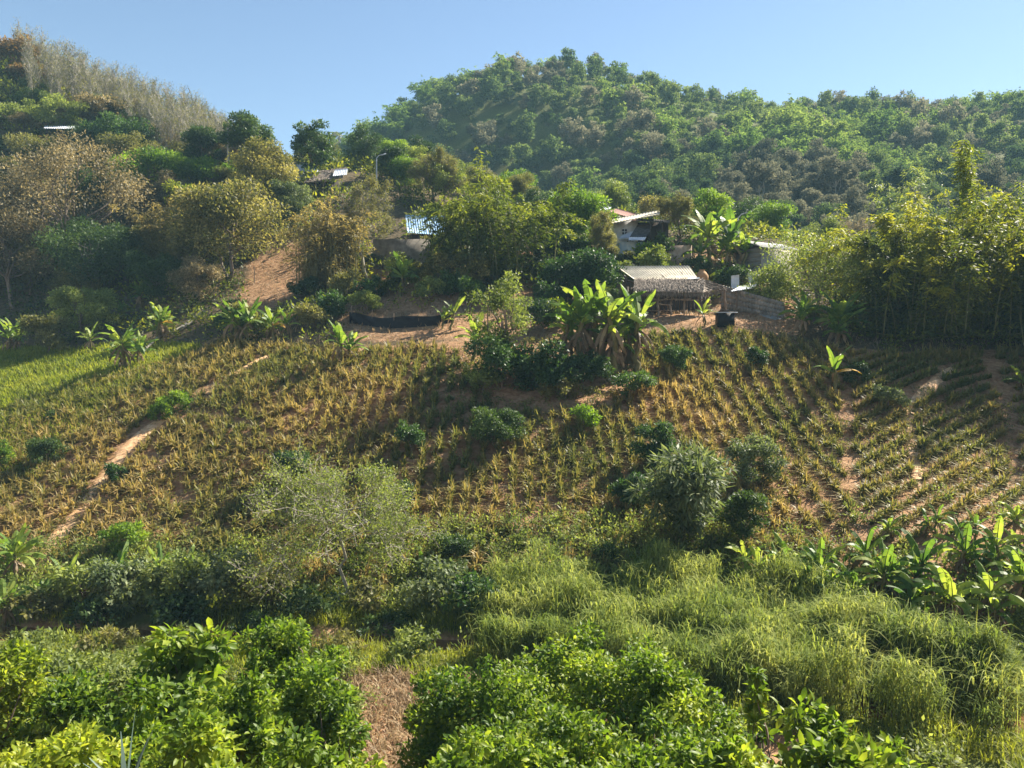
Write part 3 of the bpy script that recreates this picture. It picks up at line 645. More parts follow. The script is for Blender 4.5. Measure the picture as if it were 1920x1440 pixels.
for i, (x_, y_, h_, R_) in enumerate([(35.5, 50.5, 12, 4.5), (41, 46, 13, 5), (38, 56, 13, 5), (36, 43, 9, 4), (47, 52, 14, 5)]):
    mb_, tb_ = m_bamboo(nseed(), h_, R_, culms=50, per=300, leaf=.4, w=.13, base=1.8, start=0, droop=1, plume=.8)
    put('bamboo_clump', 'bamboo', ['tall bamboo clump beside the right edge of the upper field', 'tallest bamboo clump right of the field', 'bamboo clump behind the others right of the field', 'low bamboo clump beside the right edge of the lower rows', 'farthest right bamboo clump beyond the field'][i], (x_, y_, hz(x_, y_)), mb_, tb_, G['bamdk'], G['culm'], parts=('culm_bundle', 'foliage'))
# low bamboo-like bush in the field
q_ = onground(1285, 1020); 
mb_, tb_ = m_tree(nseed(), 4.0, 2.2, .1, leaf=.42, aspect=.2, dens=3.2, droop=.35, clumps=34, tight=.85, r0=.08)
put('bamboo_clump', 'bamboo', 'low wide grey-green bamboo bush at the bottom of the pineapple field', q_, mb_, tb_, G['grey'], G['culm'], parts=('culm_bundle', 'foliage'))

# shrubs standing in the field: (px, base py, width px, height px, material, label)
for px, by, wp, hp, mat, lab in [
    (322,778,62,40,'bright','bright green bush at the top end of the long dirt path'), (300,790,46,30,'bright','low bright green bush leaning below the one at the top of the dirt path'),
    (90,872,62,48,'deep','dark round bush in the grass near the left edge'), (-4,880,44,48,'bright','green bush cut by the left edge of the field'),
    (218,905,36,38,'mango','small bush beside the middle of the dirt path'), (770,850,54,56,'mango','medium round bush among the vertical rows'),
    (926,838,90,78,'deep','large dark dome-shaped bush below the banana thicket'), (1095,806,50,42,'lime','lime green bush right of the dark dome-shaped bush'),
    (1265,700,54,52,'mango','round bush with a long shadow near the hut'), (1420,690,36,36,'mango','small round bush at the top of the right rows'),
    (1230,880,76,84,'mango','tall dark bush left of centre in the right half of the field'), (1410,915,88,90,'grey','large grey-green bush above the low bamboo bush'),
    (1398,1022,84,92,'deep','dark bush touching the right side of the low bamboo bush'), (1182,955,66,62,'mango','bush left of the low bamboo bush'),
    (1664,768,58,42,'grey','pale grey-green bush in the shade on the far right rows'), (1606,722,42,40,'deep','small dark bush beside the lone banana plant'),
    (98,790,20,18,'deep','tiny bush in the green grass on the left'), (228,1040,76,56,'bright','bright green bush above the lower left thicket'),
    (850,1052,70,50,'deep','dark bush at the foot of the field above the tall grass'), (742,950,56,44,'deep','dark bush behind the right side of the open sparse tree'),
    (545,905,64,62,'mango','bush behind the left side of the open sparse tree'), (1140,1048,50,26,'mango','tiny bush at the bottom edge of the field')]:
    b = onground(px, by); s = b[1] / F_PX
    mb, tb = m_tree(nseed(), hp * s * 1.15, wp * s / 2 * 1.28, hp * s * .03, leaf=.15, dens=2.5, tight=.82, clumps=20, r0=.05, nlimb=12, aspect=.42)
    put('shrub', 'shrub', lab, b, mb, tb, G[mat], G['bark'], parts=('trunk', 'crown'))

# ------------------------------------------------------------------ banana plants: (px, base py, top py, stems, label, options)
def banana(px, by, top, lab, Y=None, rz=0, wide=1.0, **k):
    if Y is None: b = onground(px, by)
    else:
        u_ = unp(px, by, Y); b = np.array([u_[0], Y, hz(u_[0], Y)])
    H = max(1.2, unp(px, top, b[1])[2] - b[2]) * 1.08; k.setdefault('leafL', H * .6 * wide)
    lf, st, dd, ye = m_banana(nseed(), H * .92, **k)
    e = empty('banana_plant', b, rz); tag(e, lab, 'banana plant')
    st.build('stem', G['stem'], e, smooth=True); lf.build('leaves', G['banana'], e)
    if dd.n: dd.build('dead_leaves', G['bandead'], e)
    if ye.n: ye.build('yellow_leaf', G['banyel'], e)
    return e
banana(232,690,600,'pale yellow-green banana plant beside the fallen dead trunk', stems=2, nl=9)
banana(258,688,622,'short banana plant between the pale one and the fallen trunk', stems=1, nl=7)
banana(28,655,590,'banana plant at the left edge of the slope', stems=3, nl=8)
banana(172,662,608,'small banana plant with arching leaves left of the pale yellow-green one', nl=7)
banana(296,640,566,'banana plant with two hanging yellow leaves', stems=3, nl=8, yel=2)
banana(230,600,560,'banana plant in shade behind the pale yellow-green one', nl=8, stems=2)
banana(268,575,515,'dark banana plant deep in the shade of the left wood', nl=8, stems=2)
banana(445,638,556,'big green banana plant left of a pair of yellowish ones', stems=3, nl=9, torn=.6)
banana(512,640,570,'banana plant with yellowing leaves below the golden bamboo', stems=2, nl=8, yel=1)
banana(546,632,578,'thin banana plant just right of the yellowing one', stems=1, nl=6)
banana(645,682,604,'banana plant standing alone below the left end of the black net', stems=2, nl=8, torn=.3)
banana(750,556,476,'banana plant with upright leaves below the grey wall', nl=10, stems=1, torn=.3, dead=1)
banana(843,618,556,'banana plant at the right end of the black net', nl=7, stems=2, dead=1)
banana(882,682,586,'banana plant with wide drooping leaves left of the slender tree', nl=9, dead=1)
for i, (px, by, tp) in enumerate([(1052,690,560),(1088,700,548),(1128,698,528),(1160,704,532),(1192,696,548),(1108,682,566),(1175,680,556)]):
    banana(px,by,tp,['leftmost banana plant of the thicket left of the hut','second banana plant from the left in the thicket left of the hut','tall banana plant in the middle of the thicket left of the hut','tallest banana plant of the thicket with torn sunlit leaves','rightmost banana plant of the thicket in front of the hut','banana plant standing behind the second one in the thicket','banana plant standing behind the tallest one in the thicket'][i], nl=8, stems=2, dead=10, torn=.75, wide=.70, hs=.64)
banana(1330,528,385,'tall dark banana plant behind the hut roof with upright leaves', Y=68.5, nl=11, stems=1, torn=.4, dead=3)
banana(1362,528,395,'tall banana plant with wide leaves right of the upright one behind the hut', Y=69, nl=10, stems=2, torn=.4, dead=6)
banana(1312,525,440,'lower banana plant at the left of the tall pair behind the hut', Y=68, nl=8, stems=1)
banana(1392,525,430,'banana plant with drooping leaves nearest the grey shed', Y=68.2, nl=9, stems=1, dead=3)
banana(1322,612,560,'small bright banana plant at the right front corner of the hut', nl=6, torn=.1, dead=2)
banana(1502,625,545,'banana plant with sunlit drooping leaves beside the concrete path', nl=9, stems=2, torn=.6)
banana(1573,645,556,'large blue-green banana plant under the yellow-green tree', nl=10, stems=3, torn=.4, wide=1.15)
banana(1561,738,650,'lone slim banana plant in the right rows', nl=6, dead=1, torn=.2, yel=1)
banana(1918,735,690,'banana plant cut by the right edge of the upper field', nl=7, wide=1.5)
banana(28,1090,985,'banana plant at the foot of the field by the left edge', nl=9, stems=3, dead=3)
banana(20,1170,1090,'low banana plant beneath the one at the left edge', nl=7, stems=2)
banana(135,1105,1035,'banana plant left of the pale leafy thicket', Y=30.5, nl=9, stems=2)
banana(235,1090,1020,'banana plant poking out of the pale leafy thicket', Y=30.8, nl=9, stems=2)
banana(315,1090,1022,'banana plant behind the right part of the pale leafy thicket', Y=30.8, nl=8, stems=2)
banana(792,1085,1030,'short banana plant left of the dark bush at the field foot', Y=31, nl=8, stems=1)
bl = ['banana plant at the left end of the lower right grove','second banana plant of the lower right grove','banana plant with a brown dried leaf in the lower right grove','banana plant with an orange upright dead leaf','banana plant with broad leaves in the middle of the grove','banana plant with a bright yellow-green young leaf','banana plant behind the orange dead leaf','tall banana plant in the right part of the grove','banana plant at the right edge of the grove top','banana plant with long torn leaves at the right edge','banana plant low in front of the grove','banana plant with hanging leaves near the right edge above the grass','banana plant at the back of the grove against the rows','banana plant near the right edge, highest of the grove','banana plant in the shade between the grass clumps','small banana plant at the front edge of the grove','banana plant half hidden in the left front of the grove','banana plant near the top right of the grove','banana plant cut by the right edge of the grove','low banana plant sunk in the tall grass at the left of the grove']
for i, (px, tp, Y) in enumerate([(1395,1008,29.5),(1475,1012,29),(1540,1015,28.5),(1620,990,29),(1660,1020,27.8),(1720,1000,27.8),(1660,985,31),(1795,985,28.5),(1870,975,28.5),(1905,1020,26.6),(1600,1060,27),(1840,1055,26),(1745,970,31.2),(1895,935,31),(1770,1050,26.2),(1700,1075,26.4),(1560,1055,27.6),(1820,960,30.5),(1930,985,29.5),(1500,1045,28)]):
    banana(px,1200,tp,bl[i],Y=Y,nl=8,stems=2,torn=.8,dead=6,yel=(1 if i in (2,3,10) else 0),wide=1.15,slim=.85,arch=1.55)

# ------------------------------------------------------------------ lower thicket, tall grass
for px, top, Y, wp, mat, lab in [
    (150,1050,29.5,150,'pale','pale leafy shrub at the left of the lower thicket'), (240,1035,29.2,150,'grey','grey-green leafy shrub in the lower left thicket'),
    (335,1025,29.2,150,'pale','tall pale leafy shrub in the middle of the lower left thicket'), (425,1030,29.2,130,'grey','grey-green shrub at the right end of the lower left thicket'),
    (60,1110,28.6,130,'olive','olive shrub at the lower left river bank'), (500,1060,29.4,120,'olive','olive shrub left of the open sparse tree trunk'),
    (700,1085,29.2,120,'olive','olive shrub right of the open sparse tree trunk'), (580,1100,28.6,120,'deep','dark shrub under the open sparse tree'),
    (820,1045,28.8,140,'grey','broad grey-green shrub left of the tall grass'), (890,1075,28.0,120,'mango','dark leafy shrub with large pale leaves left of the tall grass'),
    (1880,1255,22.6,120,'pale','low pale shrub at the right edge above the river'), (1600,1250,22.8,170,'olive','olive weedy shrub in front of the tall grass clumps'),
    (180,1120,28.2,110,'deep','dark shrub at the water edge on the left'), (330,1110,28.0,120,'deep','dark shrub in the shade of the lower left thicket')]:
    x, g, H, R = size_at(px, top, Y, wp)
    mb, tb = m_tree(nseed(), H, R * 1.1, H * .08, leaf=.19, dens=2.0, tight=.8, clumps=34, r0=.05, nlimb=14, aspect=.5, droop=.5)
    put('shrub', 'shrub', lab, (x, Y, g), mb, tb, G[mat], G['bark'])
for px, top, Y, wp, mat, lab in [(60,1192,25.4,110,'pale','low weedy bush on the near bank at the left edge'),(200,1190,25.3,130,'olive','low weedy bush on the near bank below the pale thicket'),(330,1188,25.2,130,'pale','weedy bush on the near bank left of centre'),
    (640,1196,25.0,90,'olive','small weedy bush overhanging the water at the green grass strip'),(770,1180,24.7,120,'pale','weedy bush overhanging the water left of the tall grass'),(480,1150,27.9,140,'deep','dark bush at the water line left of the sparse tree'),(720,1150,27.6,120,'deep','dark bush at the water line right of the sparse tree'),
    (1185,690,onground(1185,745)[1],90,'mango','shrub at the foot of the right end of the banana thicket'),(905,690,onground(905,735)[1],80,'pale','pale shrub at the left foot of the thicket'),(1060,705,onground(1060,752)[1],110,'olive','low olive shrub in front of the banana thicket')]:
    x, g, H, R = size_at(px, top, Y, wp); H = max(H, .7)
    mb, tb = m_tree(nseed(), H, R * 1.1, H * .05, leaf=.17, dens=2.0, tight=.8, clumps=24, r0=.04, nlimb=12, aspect=.45, droop=.3)
    put('shrub', 'shrub', lab, (x, Y, g), mb, tb, G[mat], G['bark'])
r = np.random.default_rng(55)
def tuft_field(poly, n, ybnd, hmul, nb, mat_mb, seed, Lr=(.9, 1.7), w=.035, stems=True):
    r = np.random.default_rng(seed); pts = []
    while len(pts) < n:
        Y = r.uniform(*ybnd, 4000); px = r.uniform(900, 2100, 4000); x = (px - 960) / F_PX * Y; z = height(x, Y); a, b = proj(x, Y, z)
        ok = inpoly(a, b, poly); pts += list(zip(x[ok], Y[ok], z[ok]))
    return np.array(pts[:n])
tg = MB()
TALLP = [(920,1130),(1000,1105),(1300,1100),(1480,1125),(1600,1180),(1700,1260),(1880,1300),(1915,1330),(1900,1378),(1700,1372),(1620,1340),(1500,1340),(1350,1320),(1180,1290),(1000,1250),(880,1240)]
C = tuft_field(TALLP, 820, (19, 31), 1, 1, None, 5)
k = 95; n = len(C); gn = vnoise(C[:, 0], C[:, 1], 1.15, 3); C = C[gn > -.62]; gn = gn[gn > -.62]; n = len(C); hgt = r.uniform(.7, 1.45, n) * (1.12 + .55 * gn)
B = np.repeat(C, k, 0) + np.concatenate([r.normal(size=(n * k, 2)) * .2, np.zeros((n * k, 1))], 1)
hh = np.repeat(hgt, k) * r.uniform(0, 1, n * k) ** .5; B[:, 2] += hh
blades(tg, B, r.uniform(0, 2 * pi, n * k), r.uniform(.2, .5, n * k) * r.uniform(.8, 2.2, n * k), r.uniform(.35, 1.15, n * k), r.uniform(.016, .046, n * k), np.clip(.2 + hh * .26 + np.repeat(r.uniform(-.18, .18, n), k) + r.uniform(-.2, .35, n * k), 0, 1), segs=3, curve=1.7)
ks = 8; B = np.repeat(C, ks, 0) + np.concatenate([r.normal(size=(n * ks, 2)) * .25, np.zeros((n * ks, 1))], 1)
blades(tg, B, r.uniform(0, 2 * pi, n * ks), np.repeat(hgt, ks) * r.uniform(.9, 1.45, n * ks), r.uniform(.05, .45, n * ks), .022, r.uniform(.5, 1, n * ks), segs=3)
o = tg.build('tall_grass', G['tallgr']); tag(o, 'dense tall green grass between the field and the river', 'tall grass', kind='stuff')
clumps_tg = [(1560,1165,25,'clump of bright reed grass left of the grove shadow'),(1690,1180,24,'big clump of tall reed grass in front of the banana grove'),(1800,1200,22.6,'tall reed grass clump hanging over the river'),(1850,1235,21.6,'drooping reed grass clump at the right end of the river bank'),(1380,1190,23.6,'shaggy reed grass clump behind the thin sapling'),(1480,1200,23.5,'shaggy reed grass clump right of the thin sapling')]
for px, tp, Y, lab in clumps_tg:
    x, g, H, R = size_at(px, tp, Y, 120); mb = MB(); k = 900; H = max(H, 1.5)
    B = np.concatenate([r.normal(size=(k, 2)) * .35, np.zeros((k, 1))], 1); hh = H * .8 * r.uniform(0, 1, k) ** .6; B[:, 2] = hh; B[:, :2] *= (.5 + hh[:, None] / H)
    blades(mb, B, np.arctan2(B[:, 1], B[:, 0]) + r.normal(size=k) * .7, r.uniform(.6, 1.3, k), r.uniform(.3, 1.0, k), r.uniform(.03, .055, k), r.uniform(.1, 1, k), segs=4, curve=1.6)
    blades(mb, B[:60] * [1, 1, 0], r.uniform(0, 6.3, 60), H * r.uniform(.7, 1.05, 60), r.uniform(.05, .3, 60), .03, r.uniform(.3, .9, 60), segs=4)
    o = mb.build('reed_grass', G['tallgr'], loc=(x, Y, g)); tag(o, lab, 'reed grass')

# ------------------------------------------------------------------ pineapple rows
r = np.random.default_rng(11)
P_ = []
xs = -41.0
while xs < 42:
    xs += .72 if xs < 11.5 else .92
    y = np.arange(29, 62, .22); y = y + r.normal(size=len(y)) * .05
    x = xs + (.16 * vnoise(y * 0 + xs, y, 3, 2) if xs > -9 else .3 * vnoise(y * 0 + xs, y, 1.2, 2)) + r.normal(size=len(y)) * (.10 if xs > -9 else .17)
    P_.append(np.stack([x, y], 1))
A_ = np.concatenate(P_)
ang = radians(28); P_ = []
for k in range(-70, 70):
    t = np.arange(-60, 80, .22); t = t + r.normal(size=len(t)) * .07
    s_ = k * .84 + 1.1 * np.sin(t * .16 + .6)
    P_.append(np.stack([cos(ang) * t - sin(ang) * s_, sin(ang) * t + cos(ang) * s_], 1))
Bx = np.concatenate(P_); Bx = Bx[(Bx[:, 1] > 29) & (Bx[:, 1] < 62) & (np.abs(Bx[:, 0]) < 45)]
def filt(A, right):
    z = height(A[:, 0], A[:, 1]); a, b = proj(A[:, 0], A[:, 1], z)
    ok = inpoly(a, b, FIELD) & ((a > 1600 + (b - 740) * .1) == right)
    for ln, wd in LINES: ok &= dpoly(a, b, ln) > wd * (1 + .25 * vnoise(a, b, 20, 1))
    nz = vnoise(A[:, 0], A[:, 1], 4.5, 8)
    drop = .02 + .16 * (nz > .35) + .30 * (dpoly(a, b, [(980, 770), (1000, 1000)]) < 60) * (nz > -.1) + .35 * (dpoly(a, b, [(860, 700), (900, 730)]) < 60)
    drop = drop + np.where(a > 1800, .15, 0)
    ok &= r.uniform(size=len(A)) > drop
    return np.stack([A[:, 0], A[:, 1], z, a, b], 1)[ok]
PL = np.concatenate([filt(A_, False), filt(Bx, True)])
def pine_v(a, b):
    """greener to the left edge and right, browner in the lower left and middle"""
    v = .34 + 0 * a
    v = v + .22 * np.exp(-((a - 330) / 260) ** 2 - ((b - 900) / 160) ** 2) + .14 * np.exp(-((a - 860) / 200) ** 2 - ((b - 960) / 110) ** 2)
    v = v - .20 * np.exp(-((a - 60) / 170) ** 2 - ((b - 780) / 110) ** 2) - .12 * sstep(1560, 1650, a) + .02 * sstep(1300, 1450, a) * (a < 1560)
    return v + .10 * vnoise(a, b, 45, 3)
def pine_mesh(mb, C, v0, seed, nb=24, sc=1.0):
    r = np.random.default_rng(seed); n = len(C)
    B = np.repeat(C, nb, 0) + np.concatenate([r.normal(size=(n * nb, 2)) * .05, np.full((n * nb, 1), -.02)], 1)
    u_ = np.tile(np.linspace(0, 1, nb), n)
    s1 = np.repeat(np.broadcast_to(sc, (n,)) * r.uniform(.6, 1.25, n), nb)
    blades(mb, B, np.tile(np.arange(nb) * 2.4, n) + r.normal(size=n * nb) * .25, s1 * r.uniform(.32, .72, n * nb), .1 + 1.05 * (1 - u_) ** .8 + r.normal(size=n * nb) * .1, .070 * s1, np.clip(np.repeat(v0, nb) + r.uniform(-.22, .18, n * nb) + .08 * (1 - u_), 0, .85), vt=.38, segs=2, curve=1.2)
dist = PL[:, 1]; order = np.argsort(dist + 0.0 * dist)
vis = PL[:, 4] < 1055
order = [i for i in order if vis[i]]
near, rest = order[:300], np.array(order[300:] + [i for i in range(len(PL)) if not vis[i]])
protos = []
for k in range(10):
    mb = MB(); pine_mesh(mb, np.zeros((1, 3)), np.array([.26 + .035 * k]), 400 + k, nb=32)
    me = rawmesh('pineapple_plant', np.concatenate(mb.V), np.concatenate(mb.Q), None, np.concatenate(mb.A)); me.materials.append(G['pine']); protos.append(me)
base_o = None
for i in near:
    v = float(pine_v(PL[i, 3], PL[i, 4])); k = int(np.clip((v - .26) / .035 + r.normal() * 1.2, 0, 9))
    if base_o is None:
        o = D.objects.new('pineapple_plant', protos[k]); tag(o, 'spiky olive and orange pineapple plant in the lower rows of the field', 'pineapple plant', 'pineapple plants in the lower rows'); base_o = o
    else: o = base_o.copy(); o.data = protos[k]
    link(o); o.location = PL[i, :3]; o.rotation_euler = (0, 0, r.uniform(0, 6.28)); s_ = r.uniform(.85, 1.2); o.scale = (s_, s_, s_)
mb = MB(); pine_mesh(mb, PL[rest, :3], pine_v(PL[rest, 3], PL[rest, 4]), 77, nb=24, sc=np.interp(PL[rest, 1], [30, 55], [1.05, 1.15]))
tag(mb.build('pineapple_rows', G['pine']), 'rows of spiky pineapple plants on the slope', 'pineapple plants', kind='stuff')
print('pineapples', len(PL))

# ------------------------------------------------------------------ ground cover
def scatter(n, ybnd, pxb, cond, seed):
    r = np.random.default_rng(seed); out = []; tot = 0
    for _ in range(60):
        Y = r.uniform(ybnd[0], ybnd[1], 30000); px = r.uniform(pxb[0], pxb[1], 30000); wgt = r.uniform(size=30000) < Y / ybnd[1]
        Y, px = Y[wgt], px[wgt]; x = (px - 960) / F_PX * Y; z = height(x, Y); a, b = proj(x, Y, z); ok = cond(x, Y, z, a, b)
        out.append(np.stack([x, Y, z, a, b], 1)[ok]); tot += ok.sum()
        if tot >= n: break
    return np.concatenate(out)[:n]
r = np.random.default_rng(12)
S = scatter(26000, (40, 68), (-60, 480), lambda x, y, z, a, b: inpoly(a, b, GRASSL), 1)
mb = MB(); n = len(S); blades(mb, S[:, :3], r.uniform(0, 6.3, n), r.uniform(.25, .6, n), r.uniform(.2, .9, n), .05, np.clip(r.uniform(.2, 1, n) + .2 * vnoise(S[:, 0], S[:, 1], 4), 0, 1), segs=3)
S = scatter(30000, (16, 31), (-100, 2050), lambda x, y, z, a, b: (river_d(x, y) < 3.6 + vnoise(x, y, 2, 9)) & (river_d(x, y) > .8) & (vnoise(x, y, 1.3, 3) > -.6), 2)
n = len(S); blades(mb, S[:, :3], r.uniform(0, 6.3, n), r.uniform(.15, .4, n) * (1.5 + 1.3 * vnoise(S[:, 0], S[:, 1], 1.2, 2)), r.uniform(.2, 1.0, n), .03, r.uniform(.2, 1, n), segs=3)
tag(mb.build('grass', G['grass']), 'short bright green grass on the left slope and the river banks', 'grass', kind='stuff')
# dry straw and litter
S = scatter(13000, (15, 26), (450, 1100), lambda x, y, z, a, b: river_d(x, y) > 3.0, 3)
mb = MB(); n = len(S); blades(mb, S[:, :3], r.uniform(0, 6.3, n), r.uniform(.15, .55, n), r.uniform(.3, 1.3, n), .03, r.uniform(0, 1, n), segs=3)
S = scatter(9000, (30, 58), (-60, 1960), lambda x, y, z, a, b: inpoly(a, b, FIELD), 44); n = len(S)
blades(mb, S[:, :3], r.uniform(0, 6.3, n), r.uniform(.15, .45, n), r.uniform(.6, 1.4, n), .035, r.uniform(0, .9, n), segs=2)
S = scatter(14000, (48, 80), (420, 1920), lambda x, y, z, a, b: (b > 470) & ~inpoly(a, b, FIELD) | inpoly(a, b, [(820,640),(1180,640),(1180,760),(900,760)]), 4)
n = len(S); blades(mb, S[:, :3], r.uniform(0, 6.3, n), r.uniform(.15, .5, n), r.uniform(.3, 1.3, n), .05, r.uniform(0, .8, n), segs=3)
tag(mb.build('dry_straw', G['straw']), 'dry straw and dead leaves lying on the ground', 'dry litter', kind='stuff')
# weeds among the rows
S = scatter(2600, (30, 58), (-60, 1940), lambda x, y, z, a, b: inpoly(a, b, FIELD) & (vnoise(x, y, 5, 6) > .05) | inpoly(a, b, [(1100,720),(1420,1060),(1000,1080),(900,1000)]) | inpoly(a, b, [(860,650),(1240,620),(1230,700),(1150,780),(930,780)]), 5)
mb = MB(); k = 26; B = np.repeat(S[:, :3], k, 0); n = len(B); dd = rdir(r, n, .6); B = B + dd * np.array([.32, .32, .28]) * r.uniform(0, 1, (n, 1)) + [0, 0, .08]
leaf_quads(mb, B, norm(dd + r.normal(size=(n, 3)) * .4), rdir(r, n, 1.5), r.uniform(.08, .17, n), r.uniform(.04, .08, n), r.uniform(0, 1, n))
tag(mb.build('weeds', G['olive']), 'low weeds growing between the rows', 'weeds', kind='stuff')
S = scatter(2600, (17, 34), (-100, 2000), lambda x, y, z, a, b: ((river_d(x, y) > 1.6) & (river_d(x, y) < 9) & (y > np.interp(x, RIVER[:, 0], RIVER[:, 1])) & (vnoise(x, y, 1.5, 6) > -.5)) | ((river_d(x, y) > 1.4) & (vnoise(x, y, 1.1, 2) > .45)), 15)
mb = MB(); k = 44; C = S[:, :3]; sz = r.uniform(.2, .75, len(C)); which = np.repeat(np.arange(len(C)), k); n = len(which); dd = rdir(r, n, .5)
B = C[which] + dd * (sz[which] * r.uniform(.2, 1, n))[:, None] * np.array([.8, .8, 1]) + np.stack([0 * sz, 0 * sz, sz * .4], 1)[which]
leaf_quads(mb, B, norm(dd + r.normal(size=(n, 3)) * .6), rdir(r, n, 1.5), r.uniform(.08, .2, n), r.uniform(.03, .09, n), np.clip(r.uniform(0, 1, n) + .3 * vnoise(C[:, 0], C[:, 1], 1.3)[which], 0, 1))
tag(mb.build('bank_weeds', G['pale']), 'rank leafy weeds along both river banks', 'weeds', kind='stuff')
# undergrowth in the woods
NOUG = [(440,580),(470,480),(560,455),(600,470),(590,540),(560,570),(470,610)]
def ugc(x, y, z, a, b):
    left = (a < 640) & ((b < 655) | (y > 66)); right = inpoly(a, b, [(1600,662),(1600,480),(2000,480),(2000,655)]) & (vnoise(x, y, 2, 1) > -.4)
    mid = (y > 63) & (a >= 640) & (vnoise(x, y, 3.1, 7) > -.1)
    mid2 = inpoly(a, b, [(640,560),(1000,540),(1150,560),(1150,600),(860,600),(650,590)]) & (vnoise(x, y, 1.7, 2) > .1)
    return (left | right | mid | mid2) & ~inpoly(a, b, NOUG) & ~inpoly(a, b, FIELD) & ~inpoly(a, b, GRASSL) & (b > 60) & ~inpoly(a, b, [(1370,640),(1370,565),(1470,565),(1480,640)])
S = scatter(4600, (50, 130), (-80, 2000), ugc, 6)
mb = MB(); k = 46; C = S[:, :3]; sz = r.uniform(.5, 1.5, len(C)) * np.interp(C[:, 1], [55, 110], [.8, 1.5]); which = np.repeat(np.arange(len(C)), k); n = len(which)
dd = rdir(r, n, .4); B = C[which] + dd * (sz[which] * r.uniform(.4, 1, n))[:, None] * np.array([1, 1, .75]) + np.stack([0 * sz, 0 * sz, sz * .45], 1)[which]
leaf_quads(mb, B, norm(dd + r.normal(size=(n, 3)) * .6), norm(dd + [0, 0, .8]), sz[which] * r.uniform(.2, .36, n), sz[which] * r.uniform(.1, .2, n), np.clip(r.uniform(0, .8, n) + .25 * vnoise(C[:, 0], C[:, 1], 6)[which], 0, 1))
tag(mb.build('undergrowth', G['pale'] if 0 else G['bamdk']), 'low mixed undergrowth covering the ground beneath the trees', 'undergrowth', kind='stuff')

# ------------------------------------------------------------------ crowded small trees filling the woods
def proto_tree(name, label, cat, group, seed, mat, bark, H, R, hb, **k):
    mb, tb = m_tree(seed, H, R, hb, **k)
    e = empty(name, (0, 0, 0)); tag(e, label, cat, group); tb.build('trunk', G[bark], e, smooth=True); mb.build('crown', G[mat], e); return e
def spread(pl, n, cond, ybnd, pxb, seed, dmin):
    S = scatter(6000, ybnd, pxb, cond, seed); keep = []
    for s in S:
        if all((s[0] - t[0]) ** 2 + (s[1] - t[1]) ** 2 > dmin ** 2 for t in keep): keep.append(s)
        if len(keep) >= n: break
    return keep
LW = [(-80,300),(60,180),(330,260),(520,340),(640,330),(640,420),(560,440),(460,470),(430,560),(330,600),(-80,600)]
pr = [proto_tree('small_tree', 'small dark leafy tree crowded between the larger ones in the left wood', 'tree', 'small trees filling the left wood', 900 + i, m_, 'bark', 5.2, 2.6, .3, leaf=.18, dens=2.2) for i, m_ in enumerate(['deep', 'olive', 'brown', 'deep'])]
used = set()
r = np.random.default_rng(31)
for i, s in enumerate(spread(pr, 46, lambda x, y, z, a, b: inpoly(a, b, LW) & ~inpoly(a, b, NOUG) & ~((a > 520) & (a < 665) & (y < 92)) & ~((a > 70) & (a < 155) & (y < 99) & (y > 84)), (66, 112), (-80, 660), 21, 3.6)):
    k = int(r.integers(0, 4)); o = pr[k] if k not in used else copy_tree(pr[k]); used.add(k)
    o.location = s[:3]; o.rotation_euler = (0, 0, r.uniform(0, 6.3)); q = r.uniform(.7, 1.25); o.scale = (q, q, q * r.uniform(.85, 1.15))
pr = [proto_tree('small_tree', 'small green tree among others behind the village houses', 'tree', 'small trees behind the houses', 950 + i, m_, 'bark', 5.5, 2.8, .3, leaf=.2, dens=2.2) for i, m_ in enumerate(['pale', 'olive', 'deep', 'bright'])]
used = set()
for i, s in enumerate(spread(pr, 60, lambda x, y, z, a, b: (a > 560) & (b > 280) & ~((a < 665) & (y < 93)) & ~((a > 720) & (a < 765) & (y < 97)), (86, 118), (560, 1990), 22, 4.2)):
    k = int(r.integers(0, 4)); o = pr[k] if k not in used else copy_tree(pr[k]); used.add(k)
    o.location = s[:3]; o.rotation_euler = (0, 0, r.uniform(0, 6.3)); q = r.uniform(.6, 1.05); o.scale = (q, q, q * r.uniform(.8, 1.15))

pr = [proto_tree('small_shrub', 'small leafy shrub among others on the terrace below the houses', 'shrub', 'small shrubs on the terrace', 985 + i, m_, 'bark', 2.1, 1.3, .05, leaf=.2, dens=2.4) for i, m_ in enumerate(['deep', 'olive', 'bamboo', 'mango', 'pale'])]
used = set()
TZ = [(640,595),(650,520),(700,500),(840,470),(1000,470),(1040,480),(1150,560),(1150,600),(1000,640),(900,620),(860,585)]
for i, s in enumerate(spread(pr, 70, lambda x, y, z, a, b: (inpoly(a, b, TZ) | inpoly(a, b, [(1130,600),(1380,470),(1380,560),(1240,500),(1150,500)]) & (y > 62.5) | inpoly(a, b, [(1480,620),(1500,560),(1640,560),(1640,630)]) | inpoly(a, b, [(380,640),(440,560),(560,590),(640,600),(620,625)])) & ~inpoly(a, b, NOUG), (50, 76), (360, 1660), 26, 1.5)):
    k = int(r.integers(0, 5)); o = pr[k] if k not in used else copy_tree(pr[k]); used.add(k)
    o.location = s[:3]; o.rotation_euler = (0, 0, r.uniform(0, 6.3)); q = r.uniform(.45, 1.15); o.scale = (q, q, q * r.uniform(.8, 1.3))

